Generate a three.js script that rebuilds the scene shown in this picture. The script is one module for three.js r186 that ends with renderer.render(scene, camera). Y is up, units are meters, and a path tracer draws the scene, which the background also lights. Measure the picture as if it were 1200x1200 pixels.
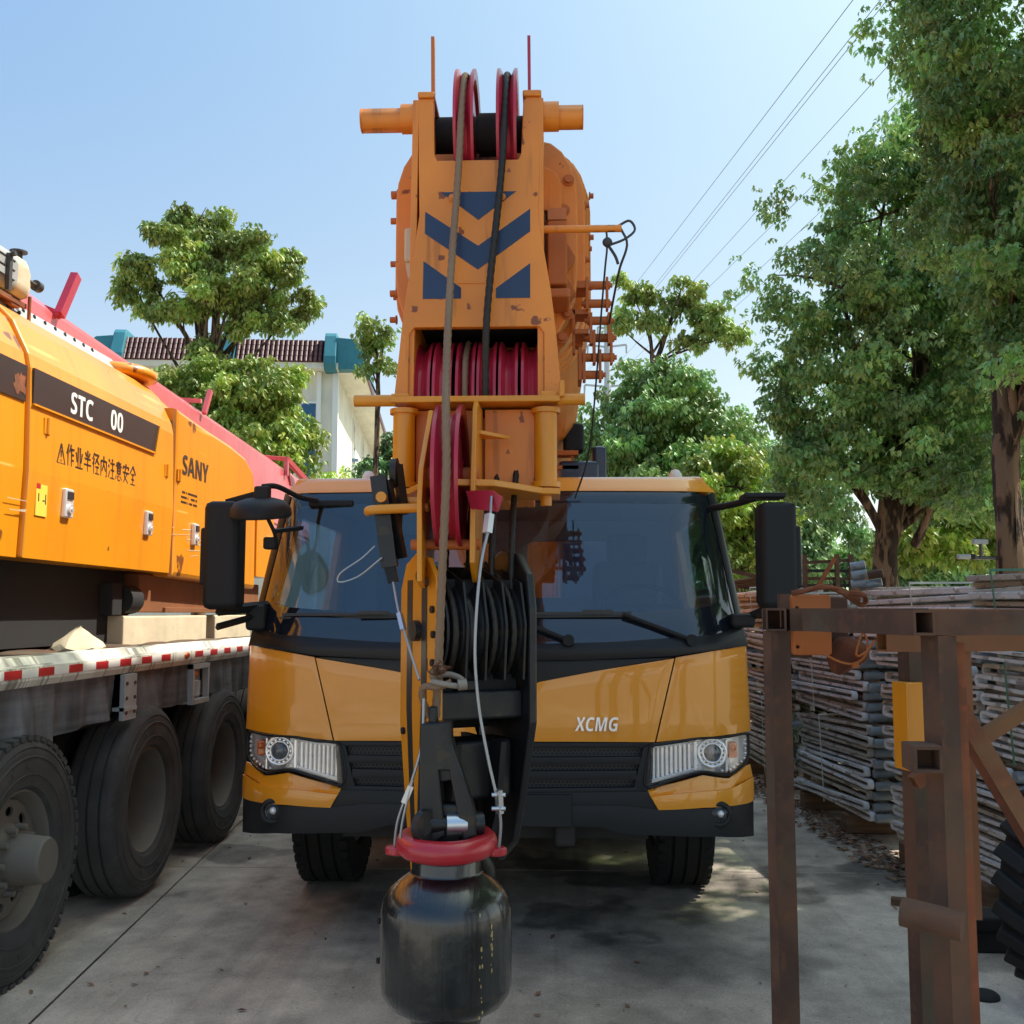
import * as THREE from 'three';
import { mergeGeometries } from 'three/addons/utils/BufferGeometryUtils.js';
import { RoundedBoxGeometry } from 'three/addons/geometries/RoundedBoxGeometry.js';
import { TextGeometry } from 'three/addons/geometries/TextGeometry.js';
import { FontLoader } from 'three/addons/loaders/FontLoader.js';

// ---------------------------------------------------------------- camera, sky, sun, exposure
const scene = new THREE.Scene();
const camera = new THREE.PerspectiveCamera(52.94, 1, 0.1, 2000);
camera.position.set(0, 1.62, 0);
camera.rotation.order = 'YXZ';
camera.rotation.set(THREE.MathUtils.degToRad(5.59), THREE.MathUtils.degToRad(2.1), 0);

const renderer = new THREE.WebGLRenderer({ antialias: true });
renderer.toneMapping = THREE.LinearToneMapping;
renderer.toneMappingExposure = 1.95;
renderer.shadowMap.enabled = true;

const SUN_AZ = 66, SUN_EL = 54, RAD = Math.PI / 180;
const sunDir = new THREE.Vector3(Math.sin(SUN_AZ * RAD) * Math.cos(SUN_EL * RAD), Math.sin(SUN_EL * RAD), -Math.cos(SUN_AZ * RAD) * Math.cos(SUN_EL * RAD));
{
  const W = 1024, H = 512, data = new Float32Array(W * H * 4), S = 0.545;
  for (let r = 0; r < H; r++) for (let c = 0; c < W; c++) {
    const up = ((r + 0.5) / H - 0.5) * Math.PI, az = ((c + 0.5) / W - 0.5) * 2 * Math.PI;
    const x = Math.cos(az) * Math.cos(up), y = Math.sin(up), z = Math.sin(az) * Math.cos(up);
    const e = Math.max(0, y);
    const ang = Math.acos(Math.min(1, x * sunDir.x + y * sunDir.y + z * sunDir.z)) / RAD;
    const glow = 3.0 * Math.exp(-ang / 25) + 3.5 * Math.exp(-ang / 7);
    const lo = [1.12, 1.20, 1.12], hi = [0.0, 0.215, 0.63];
    for (let k = 0; k < 3; k++) {
      let v = hi[k] + (lo[k] - hi[k]) * Math.exp(-4.2 * e) + glow * [0.97, 1.0, 0.66][k];
      if (y < 0) v = v * Math.max(0.35, 1 + y * 3);
      data[(r * W + c) * 4 + k] = v * S;
    }
    data[(r * W + c) * 4 + 3] = 1;
  }
  const sky = new THREE.DataTexture(data, W, H, THREE.RGBAFormat, THREE.FloatType);
  sky.mapping = THREE.EquirectangularReflectionMapping;
  sky.magFilter = sky.minFilter = THREE.LinearFilter;
  sky.needsUpdate = true;
  scene.background = sky; scene.environment = sky;
}
const sun = new THREE.DirectionalLight(new THREE.Color().setRGB(1, 0.93, 0.82), 3.6);
sun.position.copy(sunDir).multiplyScalar(60).add(new THREE.Vector3(0, 0, -8));
sun.target.position.set(0, 0, -8);
sun.castShadow = true;
sun.shadow.mapSize.set(4096, 4096);
Object.assign(sun.shadow.camera, { left: -30, right: 30, top: 30, bottom: -30, near: 1, far: 140 });
scene.add(sun, sun.target);

// ---------------------------------------------------------------- helpers
let seed = 7;
const rnd = () => { seed = (seed + 0x6d2b79f5) | 0; let t = Math.imul(seed ^ (seed >>> 15), 1 | seed); t = (t + Math.imul(t ^ (t >>> 7), 61 | t)) ^ t; return ((t ^ (t >>> 14)) >>> 0) / 4294967296; };
const rr = (a, b) => a + (b - a) * rnd();
const V = (x, y, z) => new THREE.Vector3(x, y, z);
const UP = V(0, 1, 0);

// tileable noise
const hash = (x, y, s) => { let h = Math.imul(x, 374761393) ^ Math.imul(y, 668265263) ^ Math.imul(s, 1274126177); h = Math.imul(h ^ (h >>> 13), 1274126177); return ((h ^ (h >>> 16)) >>> 0) / 4294967296; };
function vnoise(u, v, px, py, s) {
  const x = u * px, y = v * py, ix = Math.floor(x), iy = Math.floor(y);
  let fx = x - ix, fy = y - iy; fx = fx * fx * (3 - 2 * fx); fy = fy * fy * (3 - 2 * fy);
  const m = (a, n) => ((a % n) + n) % n;
  const a = hash(m(ix, px), m(iy, py), s), b = hash(m(ix + 1, px), m(iy, py), s), c = hash(m(ix, px), m(iy + 1, py), s), d = hash(m(ix + 1, px), m(iy + 1, py), s);
  return a + (b - a) * fx + (c - a) * fy + (a - b - c + d) * fx * fy;
}
function fbm(u, v, p, q, oct, s) { let t = 0, a = 0.5, n = 0; for (let i = 0; i < oct; i++) { t += a * vnoise(u, v, p, q, s + i * 17); n += a; a *= 0.5; p *= 2; q *= 2; } return t / n; }
const sm = (a, b, x) => { const t = Math.min(1, Math.max(0, (x - a) / (b - a))); return t * t * (3 - 2 * t); };
function tex(size, metres, fn, srgb = true) {        // fn(u, v) -> [r, g, b] as sRGB 0..1 (or a data value)
  const d = new Uint8Array(size * size * 4);
  for (let j = 0; j < size; j++) for (let i = 0; i < size; i++) {
    const c = fn((i + 0.5) / size, (j + 0.5) / size), o = (j * size + i) * 4;
    for (let k = 0; k < 3; k++) d[o + k] = Math.max(0, Math.min(255, 255 * (c.length ? c[k] : c)));
    d[o + 3] = 255;
  }
  const t = new THREE.DataTexture(d, size, size);
  t.wrapS = t.wrapT = THREE.RepeatWrapping; t.magFilter = THREE.LinearFilter; t.minFilter = THREE.LinearMipmapLinearFilter;
  t.repeat.set(1 / metres, 1 / metres);
  if (srgb) t.colorSpace = THREE.SRGBColorSpace;
  t.needsUpdate = true;
  return t;
}
const mix3 = (a, b, t) => [a[0] + (b[0] - a[0]) * t, a[1] + (b[1] - a[1]) * t, a[2] + (b[2] - a[2]) * t];

const T = {
  concrete: tex(1024, 5, (u, v) => {
    const a = fbm(u, v, 3, 3, 6, 1), b = fbm(u, v, 40, 40, 4, 9), c = fbm(u, v, 9, 3, 4, 31), st = sm(0.62, 0.75, fbm(u, v, 5, 5, 5, 77));
    let g = 0.60 + (a - 0.5) * 0.26 + (b - 0.5) * 0.20 + (c - 0.5) * 0.12 - st * 0.12 - 0.16 * sm(0.66, 0.74, fbm(u, v, 7, 7, 5, 88)) - 0.035 * sm(0.55, 0.75, fbm(u, v, 60, 2, 3, 99)) + 0.10 * (hash(Math.floor(u * 1024), Math.floor(v * 1024), 5) - 0.5);
    const cr = Math.abs(fbm(u, v, 4, 4, 5, 55) - 0.5); g -= 0.06 * (1 - sm(0, 0.003, cr)) * sm(0.5, 0.62, fbm(u, v, 3, 3, 2, 66));
    if (hash(Math.floor(u * 700), Math.floor(v * 700), 3) > 0.9985) g -= 0.2;
    return [g, g * 0.985, g * 0.955];
  }),
  concreteBump: tex(512, 2, (u, v) => 0.5 + (fbm(u, v, 30, 30, 5, 3) - 0.5) * 0.9, false),
  grime: tex(512, 1.6, (u, v) => { const a = fbm(u, v, 4, 4, 5, 12), b = fbm(u, v, 26, 7, 4, 14); const g = 0.93 + (a - 0.5) * 0.14 + (b - 0.5) * 0.09; return [g, g * 0.99, g * 0.97]; }),
  boomGrime: tex(512, 1.1, (u, v) => { const a = fbm(u, v, 5, 4, 5, 212), st = sm(0.60, 0.80, fbm(u, v, 34, 3, 4, 214)), sp = sm(0.77, 0.82, fbm(u, v, 22, 22, 4, 216)); const g = 0.95 + (a - 0.5) * 0.16 - st * 0.13; return mix3([g, g * 0.985, g * 0.97], [0.40, 0.28, 0.22], sp * 0.7); }),
  clean: tex(256, 2, (u, v) => { const g = 0.97 + (fbm(u, v, 4, 4, 4, 42) - 0.5) * 0.05; return [g, g, g]; }),
  worn: tex(1024, 2.3, (u, v) => {           // old orange paint with scratches and rust
    const a = fbm(u, v, 4, 4, 5, 21), r = sm(0.74, 0.77, fbm(u, v, 11, 11, 5, 25)), s = sm(0.70, 0.76, fbm(u, v, 3, 90, 3, 29)) * sm(0.55, 0.65, fbm(u, v, 3, 3, 2, 30));
    const streak = fbm(u, v, 40, 3, 3, 35);
    let c = mix3([0.92, 0.60, 0.03], [0.85, 0.53, 0.04], a); c = mix3(c, [0.72, 0.40, 0.10], sm(0.55, 0.85, streak) * 0.18);
    c = mix3(c, [0.95, 0.80, 0.55], s * 0.55); return mix3(c, [0.42, 0.22, 0.12], r * 0.85);
  }),
  rust: tex(512, 0.7, (u, v) => { const a = fbm(u, v, 5, 5, 6, 71), b = fbm(u, v, 30, 30, 3, 73); let c = mix3([0.30, 0.21, 0.17], [0.41, 0.28, 0.21], sm(0.3, 0.7, a)); c = mix3(c, [0.47, 0.29, 0.19], sm(0.58, 0.8, b) * 0.4); return mix3(c, [0.34, 0.30, 0.24], sm(0.45, 0.7, fbm(u, v, 3, 4, 5, 75)) * 0.8); }),
  steel: tex(512, 0.9, (u, v) => { const a = fbm(u, v, 6, 6, 5, 81), b = fbm(u, v, 14, 14, 4, 83); let c = mix3([0.60, 0.61, 0.61], [0.86, 0.855, 0.845], a); c = mix3(c, [0.42, 0.37, 0.33], sm(0.60, 0.76, b) * 0.6); return c; }),
  bark: tex(512, 0.9, (u, v) => { const a = fbm(u, v, 16, 4, 5, 91), k = sm(0.4, 0.6, a); return mix3([0.20, 0.16, 0.13], [0.46, 0.39, 0.32], k); }),
  barkBump: tex(512, 0.9, (u, v) => sm(0.35, 0.65, fbm(u, v, 16, 4, 5, 91)), false),
  blackPaint: tex(512, 0.5, (u, v) => { const a = fbm(u, v, 22, 3, 5, 101), b = fbm(u, v, 9, 9, 5, 103); let c = mix3([0.13, 0.13, 0.14], [0.22, 0.22, 0.23], a); c = mix3(c, [0.42, 0.33, 0.2], sm(0.68, 0.76, b) * 0.55); return c; }),
  ballBump: tex(512, 0.45, (u, v) => 0.5 * fbm(u, v, 14, 14, 5, 113) + 0.5 * fbm(u, v, 40, 4, 3, 117), false),
  rough: tex(512, 0.6, (u, v) => 0.35 + 0.6 * fbm(u, v, 8, 8, 5, 111), false),
  rubber: tex(512, 0.6, (u, v) => { const a = fbm(u, v, 5, 5, 5, 121); const g = 0.25 + a * 0.16; return [g, g * 0.985, g * 0.96]; }),
  white: tex(512, 1.3, (u, v) => { const a = fbm(u, v, 10, 4, 5, 131), b = fbm(u, v, 24, 3, 4, 133); const g = 0.86 + (a - 0.5) * 0.2; return mix3([g, g, g * 0.95], [0.35, 0.32, 0.28], sm(0.58, 0.78, b) * 0.55); }),
  timber: tex(512, 0.8, (u, v) => { const a = fbm(u, v, 3, 40, 4, 141); return mix3([0.30, 0.22, 0.16], [0.52, 0.40, 0.29], a); }),
  flap: tex(512, 1.1, (u, v) => { const a = fbm(u, v, 12, 3, 5, 151), b = fbm(u, v, 3, 40, 3, 153); const g = 0.30 + (a - 0.5) * 0.32 + (b - 0.5) * 0.12; return [g, g, g * 0.98]; }),
  mesh: tex(256, 0.06, (u, v) => { const row = Math.floor(v * 4), x = (u * 3 + (row % 2) * 0.5) % 1, y = (v * 4) % 1; const h = Math.hypot((x - 0.5) * 1.25, y - 0.5) < 0.38; return h ? 0.03 : 0.24; }),
  plaster: tex(512, 3, (u, v) => { const g = 0.90 + (fbm(u, v, 6, 6, 5, 161) - 0.5) * 0.12 + (fbm(u, v, 30, 4, 3, 163) - 0.5) * 0.06; return [g, g * 0.99, g * 0.93]; }),
};
const lin = (r, g, b) => new THREE.Color().setRGB(r, g, b);
const std = (o) => new THREE.MeshStandardMaterial({ side: THREE.DoubleSide, ...o });
const phy = (o) => new THREE.MeshPhysicalMaterial({ side: THREE.DoubleSide, ...o });
const M = {
  concrete: std({ map: T.concrete, bumpMap: T.concreteBump, bumpScale: 0.003, roughness: 0.9, color: lin(1.38, 1.22, 1.07) }),
  soil: std({ color: lin(0.36, 0.33, 0.29), map: T.grime, roughness: 1 }),
  cabOrange: phy({ color: lin(0.97, 0.36, 0.006), map: T.clean, roughness: 0.42, ior: 1.6, clearcoat: 1, clearcoatRoughness: 0.03 }),
  boomOrange: phy({ color: lin(0.86, 0.27, 0.018), map: T.boomGrime, roughness: 0.5, clearcoat: 0.35, clearcoatRoughness: 0.3 }),
  rustOrange: std({ color: lin(0.60, 0.17, 0.035), map: T.grime, roughness: 0.6, bumpMap: T.concreteBump, bumpScale: 0.002 }),
  brightOrange: phy({ color: lin(0.86, 0.32, 0.006), map: T.grime, roughness: 0.45, clearcoat: 0.4, clearcoatRoughness: 0.25 }),
  worn: phy({ map: T.worn, roughness: 0.45, clearcoat: 0.5, clearcoatRoughness: 0.15 }),
  pink: phy({ color: lin(0.78, 0.155, 0.18), map: T.grime, roughness: 0.4, clearcoat: 0.6, clearcoatRoughness: 0.15 }),
  redPaint: phy({ color: lin(0.52, 0.022, 0.055), map: T.grime, roughness: 0.35, clearcoat: 0.4, clearcoatRoughness: 0.2 }),
  ringRed: phy({ color: lin(0.60, 0.02, 0.035), map: T.grime, roughness: 0.35, clearcoat: 0.5, clearcoatRoughness: 0.2 }),
  blackPlastic: phy({ color: lin(0.014, 0.0145, 0.016), roughness: 0.55, specularIntensity: 0.6, bumpMap: T.rough, bumpScale: 0.0006 }),
  blackTrim: phy({ color: lin(0.012, 0.0125, 0.014), roughness: 0.42, specularIntensity: 0.6, clearcoat: 0.15, clearcoatRoughness: 0.3 }),
  bumper: phy({ color: lin(0.016, 0.017, 0.019), roughness: 0.5, specularIntensity: 0.7 }),
  frit: phy({ color: lin(0.010, 0.013, 0.02), roughness: 0.08, ior: 1.6, clearcoat: 1, clearcoatRoughness: 0.01 }),
  dark: std({ color: lin(0.015, 0.015, 0.016), roughness: 0.8 }),
  chassis: std({ color: lin(0.03, 0.028, 0.026), roughness: 0.8, map: T.grime }),
  interior: std({ color: lin(0.28, 0.29, 0.31), roughness: 0.8 }),
  fabric: std({ color: lin(0.06, 0.062, 0.07), roughness: 0.95 }),
  glass: phy({ color: lin(0.68, 0.77, 0.84), transmission: 1, thickness: 0, roughness: 0.01, ior: 1.7, clearcoat: 1, clearcoatRoughness: 0 }),
  lampGlass: phy({ color: lin(1, 1, 1), transmission: 1, thickness: 0, roughness: 0.02, ior: 1.5 }),
  chrome: std({ color: lin(0.93, 0.93, 0.94), metalness: 0.6, roughness: 0.2 }),
  satin: std({ color: lin(0.82, 0.83, 0.85), metalness: 0.45, roughness: 0.28 }),
  amber: phy({ color: lin(0.75, 0.16, 0.02), roughness: 0.2, clearcoat: 1 }),
  lens: phy({ color: lin(0.10, 0.11, 0.12), roughness: 0.05, clearcoat: 1 }),
  mirror: std({ color: lin(0.85, 0.87, 0.9), metalness: 1, roughness: 0.03 }),
  stripeBlue: phy({ color: lin(0.022, 0.040, 0.095), roughness: 0.35, map: T.grime, clearcoat: 0.3 }),
  rubber: std({ color: lin(0.62, 0.62, 0.63), map: T.rubber, roughness: 0.85 }),
  rubberDark: std({ color: lin(0.11, 0.11, 0.11), map: T.rubber, roughness: 0.85 }),
  rim: std({ color: lin(0.18, 0.165, 0.145), map: T.grime, roughness: 0.7, bumpMap: T.concreteBump, bumpScale: 0.002 }),
  ropeBrown: std({ color: lin(0.30, 0.19, 0.12), map: T.grime, roughness: 0.7, metalness: 0.2 }),
  ropeDark: std({ color: lin(0.035, 0.029, 0.025), map: T.grime, roughness: 0.5, metalness: 0.3 }),
  cable: std({ color: lin(0.42, 0.43, 0.44), metalness: 0.7, roughness: 0.45 }),
  wire: std({ color: lin(0.05, 0.05, 0.05), roughness: 0.6 }),
  powerWire: std({ color: lin(0.16, 0.16, 0.16), roughness: 0.6 }),
  alu: std({ color: lin(0.6, 0.62, 0.65), metalness: 0.9, roughness: 0.3 }),
  blackSteel: std({ map: T.blackPaint, color: lin(0.45, 0.45, 0.47), roughnessMap: T.rough, roughness: 0.62, bumpMap: T.rough, bumpScale: 0.0012 }),
  ball: phy({ map: T.blackPaint, color: lin(0.22, 0.225, 0.24), roughnessMap: T.rough, roughness: 0.5, clearcoat: 1, clearcoatRoughness: 0.16, bumpMap: T.ballBump, bumpScale: 0.005 }),
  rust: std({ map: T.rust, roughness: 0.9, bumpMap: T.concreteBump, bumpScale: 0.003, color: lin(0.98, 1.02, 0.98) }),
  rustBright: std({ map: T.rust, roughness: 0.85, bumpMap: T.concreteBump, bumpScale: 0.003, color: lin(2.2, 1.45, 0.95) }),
  oldOrange: std({ color: lin(0.27, 0.105, 0.04), map: T.grime, roughness: 0.7, bumpMap: T.concreteBump, bumpScale: 0.002 }),
  steel: [1.2, 1.45, 0.8].map((k, i) => std({ map: T.steel, color: lin(k * (i === 2 ? 1.05 : 0.97), k * 0.97, k * (i === 2 ? 0.82 : 0.95)), roughness: 0.75 })),
  zinc: std({ map: T.steel, color: lin(0.55, 0.63, 0.68), roughness: 0.5, metalness: 0.3 }),
  cream: std({ color: lin(0.72, 0.63, 0.46), map: T.grime, roughness: 0.85, bumpMap: T.concreteBump, bumpScale: 0.004 }),
  white: std({ map: T.white, roughness: 0.6 }),
  whitePaint: std({ color: lin(0.82, 0.82, 0.78), roughness: 0.55 }),
  redTape: std({ color: lin(0.60, 0.03, 0.04), roughness: 0.35, map: T.grime }),
  greyPaint: std({ color: lin(0.42, 0.45, 0.47), map: T.grime, roughness: 0.6 }),
  flap: std({ map: T.flap, color: lin(1.75, 1.9, 2.15), roughness: 0.6 }),
  bandBlack: phy({ color: lin(0.030, 0.032, 0.036), map: T.grime, roughness: 0.35, clearcoat: 0.6, clearcoatRoughness: 0.15 }),
  oldClip: std({ color: lin(0.34, 0.29, 0.24), map: T.grime, roughness: 0.6, metalness: 0.3 }),
  chip: std({ color: lin(0.45, 0.33, 0.13), roughness: 0.8 }),
  sticker: std({ color: lin(0.85, 0.62, 0.08), roughness: 0.5 }),
  bark: std({ map: T.bark, bumpMap: T.barkBump, bumpScale: 0.03, roughness: 1, color: lin(1.05, 0.95, 0.86) }),
  timber: std({ map: T.timber, roughness: 0.95 }),
  grille: std({ map: T.mesh, color: lin(1, 1, 1.05), roughness: 0.6 }),
  plaster: std({ map: T.plaster, roughness: 0.85, color: lin(0.90, 0.90, 0.86) }),
  teal: std({ color: lin(0.035, 0.23, 0.31), map: T.grime, roughness: 0.6 }),
  roofTile: std({ color: lin(0.11, 0.035, 0.035), map: T.grime, roughness: 0.5 }),
  winBlue: phy({ color: lin(0.05, 0.14, 0.28), roughness: 0.08, clearcoat: 1 }),
  strap: std({ color: lin(0.62, 0.60, 0.52), roughness: 0.6 }),
  strapGreen: std({ color: lin(0.08, 0.22, 0.14), roughness: 0.6 }),
  fibre: std({ color: lin(1.5, 1.0, 0.7), map: T.rust, roughness: 1 }),
  poleGrey: std({ color: lin(0.45, 0.47, 0.48), roughness: 0.8 }),
};

function prep(g) {
  g = g.index ? g.toNonIndexed() : g;
  if (!g.attributes.normal) g.computeVertexNormals();
  const o = new THREE.BufferGeometry();
  o.setAttribute('position', g.attributes.position); o.setAttribute('normal', g.attributes.normal);
  return o;
}
function boxUV(g) {
  const p = g.attributes.position, n = g.attributes.normal, uv = new Float32Array(p.count * 2);
  for (let i = 0; i < p.count; i++) {
    const f = i - (i % 3);
    const ax = Math.abs(n.getX(f)), ay = Math.abs(n.getY(f)), az = Math.abs(n.getZ(f));
    const x = p.getX(i), y = p.getY(i), z = p.getZ(i);
    if (ay >= ax && ay >= az) { uv[i * 2] = x; uv[i * 2 + 1] = z; } else if (ax >= az) { uv[i * 2] = z + 0.37; uv[i * 2 + 1] = y; } else { uv[i * 2] = x; uv[i * 2 + 1] = y; }
  }
  g.setAttribute('uv', new THREE.BufferAttribute(uv, 2));
  return g;
}
const used = {};
const numbered = (n) => { const k = used[n] = (used[n] ?? -1) + 1; return k ? n + '_' + String(k).padStart(3, '0') : n; };
const shade = (o) => { o.castShadow = o.receiveShadow = true; return o; };
function thing(name, label, category, [x, y, z] = [0, 0, 0], group) {
  const o = new THREE.Group(); o.name = numbered(name); o.position.set(x, y, z); scene.add(o);
  o.userData = { label, category }; if (group) o.userData.group = group;
  return o;
}
const rootOf = (o) => { while (o.parent && o.parent !== scene) o = o.parent; return o; };
// geometry is given in world metres and moved to the thing's own base point
function part(parent, name, geos, mat, label) {
  const list = [geos].flat(9).map(prep);
  const g = list.length > 1 ? mergeGeometries(list) : list[0];
  boxUV(g);
  const b = rootOf(parent).position; g.translate(-b.x, -b.y, -b.z);
  const m = shade(new THREE.Mesh(g, mat)); m.name = name; parent.add(m);
  if (label) m.userData.label = label;
  return m;
}
function solo(name, label, category, pos, geos, mat, group) {     // a thing that is one mesh
  const list = [geos].flat(9).map(prep), g = list.length > 1 ? mergeGeometries(list) : list[0];
  boxUV(g); g.translate(-pos[0], -pos[1], -pos[2]);
  const m = shade(new THREE.Mesh(g, mat)); m.name = numbered(name); m.position.set(...pos); scene.add(m);
  m.userData = { label, category }; if (group) m.userData.group = group;
  return m;
}
const box = (x0, x1, y0, y1, z0, z1, r = 0) => {
  const w = Math.abs(x1 - x0), h = Math.abs(y1 - y0), d = Math.abs(z1 - z0);
  const g = r ? new RoundedBoxGeometry(w, h, d, 1, Math.min(r, w / 2.01, h / 2.01, d / 2.01)) : new THREE.BoxGeometry(w, h, d);
  return g.translate((x0 + x1) / 2, (y0 + y1) / 2, (z0 + z1) / 2);
};
const aim = (g, a, b) => { const d = b.clone().sub(a); g.applyQuaternion(new THREE.Quaternion().setFromUnitVectors(UP, d.normalize())); return g.translate(...a.clone().add(b).multiplyScalar(0.5).toArray()); };
const P3 = (p) => p.isVector3 ? p : V(...p);
const cyl = (a, b, r, n = 16, r2 = r, open = false) => { a = P3(a); b = P3(b); return aim(new THREE.CylinderGeometry(r2, r, a.distanceTo(b), n, 1, open), a, b); };
const tube = (pts, r, n = 8, per = 6) => new THREE.TubeGeometry(new THREE.CatmullRomCurve3(pts.map(P3)), Math.max(4, pts.length * per), r, n, false);
const ball = (p, r, n = 10) => new THREE.SphereGeometry(r, n, Math.max(6, n * 0.7 | 0)).translate(...p);
const bar = (a, b, w, d = w, yaw = 0) => {        // a rectangular bar between two points
  a = P3(a); b = P3(b); const g = new THREE.BoxGeometry(w, a.distanceTo(b), d); g.rotateY(yaw); return aim(g, a, b);
};
const shp = (pts) => new THREE.Shape(pts.map(([x, y]) => new THREE.Vector2(x, y)));
const ext = (pts, z0, z1, bev = 0, holes = []) => {       // outline in x, y
  const s = pts.isShape ? pts : shp(pts); for (const h of holes) s.holes.push(new THREE.Path(h.map(([x, y]) => new THREE.Vector2(x, y))));
  const d = Math.abs(z1 - z0) - 2 * bev;
  return new THREE.ExtrudeGeometry(s, { depth: d, bevelEnabled: bev > 0, bevelSize: bev, bevelThickness: bev, bevelOffset: -bev, bevelSegments: 2, curveSegments: 10 }).translate(0, 0, Math.min(z0, z1) + bev);
};
const extX = (pts, x0, x1, bev = 0, holes = []) => ext(pts.map(([z, y]) => [-z, y]), x0, x1, bev, holes.map((h) => h.map(([z, y]) => [-z, y]))).applyMatrix4(new THREE.Matrix4().set(0, 0, 1, 0, 0, 1, 0, 0, -1, 0, 0, 0, 0, 0, 0, 1));   // outline in z, y
const extY = (pts, y0, y1, bev = 0) => ext(pts.map(([x, z]) => [x, -z]), y0, y1, bev).rotateX(-Math.PI / 2);                                              // outline in x, z
const rrect = (x0, x1, y0, y1, r) => { const s = []; for (const [cx, cy, a] of [[x1 - r, y1 - r, 0], [x0 + r, y1 - r, 90], [x0 + r, y0 + r, 180], [x1 - r, y0 + r, 270]]) for (let i = 0; i <= 4; i++) { const t = (a + i * 22.5) * RAD; s.push([cx + r * Math.cos(t), cy + r * Math.sin(t)]); } return s; };
const latheX = (prof, n = 40) => new THREE.LatheGeometry(prof.map(([r, x]) => new THREE.Vector2(r, x)), n).rotateZ(-Math.PI / 2);     // profile (r, x) about the x axis
const lathe = (prof, n = 40) => new THREE.LatheGeometry(prof.map(([r, y]) => new THREE.Vector2(r, y)), n);
const at3 = (g, p) => g.translate(...p);
function resample(pl, n) {
  const L = [0]; for (let i = 1; i < pl.length; i++) L.push(L[i - 1] + Math.hypot(pl[i][0] - pl[i - 1][0], pl[i][1] - pl[i - 1][1]));
  const out = [];
  for (let k = 0; k <= n; k++) { const s = L[L.length - 1] * k / n; let i = 1; while (i < pl.length - 1 && L[i] < s) i++; const t = (s - L[i - 1]) / ((L[i] - L[i - 1]) || 1); out.push([pl[i - 1][0] + (pl[i][0] - pl[i - 1][0]) * t, pl[i - 1][1] + (pl[i][1] - pl[i - 1][1]) * t]); }
  return out;
}
// a curved panel between a lower and an upper outline, lying on z = f(x, y), with thickness
function patch(bot, top, f, th = 0.015, off = 0, nu = 16, nv = 6) {
  const B = resample(bot, nu), C = resample(top, nu), pos = [], idx = [], W = nu + 1;
  for (let s = 0; s < 2; s++) for (let j = 0; j <= nv; j++) for (let i = 0; i <= nu; i++) {
    const t = j / nv, x = B[i][0] + (C[i][0] - B[i][0]) * t, y = B[i][1] + (C[i][1] - B[i][1]) * t;
    const edge = s === 0 && (i === 0 || i === nu || j === 0 || j === nv) ? Math.min(0.004, th * 0.4) : 0;
    pos.push(x, y, f(x, y) + off - (s ? th : edge));
  }
  const q = (a, b, c, d) => idx.push(a, b, c, a, c, d), o = W * (nv + 1);
  for (let j = 0; j < nv; j++) for (let i = 0; i < nu; i++) { const a = j * W + i; q(a, a + 1, a + W + 1, a + W); q(o + a, o + a + W, o + a + W + 1, o + a + 1); }
  for (let i = 0; i < nu; i++) { q(o + i, o + i + 1, i + 1, i); const a = nv * W + i; q(a, a + 1, o + a + 1, o + a); }
  for (let j = 0; j < nv; j++) { const a = j * W; q(o + a, a, a + W, o + a + W); const b = a + nu; q(b, o + b, o + b + W, b + W); }
  const g = new THREE.BufferGeometry(); g.setAttribute('position', new THREE.Float32BufferAttribute(pos, 3)); g.setIndex(idx); g.computeVertexNormals();
  // keep front faces smooth, edges crisp
  return creased(g, 40);
}
function creased(g, deg) {
  const f = g.toNonIndexed(), p = f.attributes.position, n = new Float32Array(p.count * 3), map = new Map(), fn = [];
  const a = V(), b = V(), c = V();
  for (let i = 0; i < p.count; i += 3) { a.fromBufferAttribute(p, i); b.fromBufferAttribute(p, i + 1); c.fromBufferAttribute(p, i + 2); const m = b.clone().sub(a).cross(c.clone().sub(a)); fn.push(m); for (let k = 0; k < 3; k++) { const key = [p.getX(i + k), p.getY(i + k), p.getZ(i + k)].map((v) => Math.round(v * 1e4)).join(); (map.get(key) ?? map.set(key, []).get(key)).push(i / 3); } }
  const cos = Math.cos(deg * RAD), un = fn.map((v) => v.clone().normalize());
  for (let i = 0; i < p.count; i++) { const key = [p.getX(i), p.getY(i), p.getZ(i)].map((v) => Math.round(v * 1e4)).join(), t = i / 3 | 0, s = V(); for (const k of map.get(key)) if (un[k].dot(un[t]) > cos) s.add(fn[k]); s.normalize(); n.set([s.x, s.y, s.z], i * 3); }
  f.setAttribute('normal', new THREE.BufferAttribute(n, 3)); return f;
}
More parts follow.
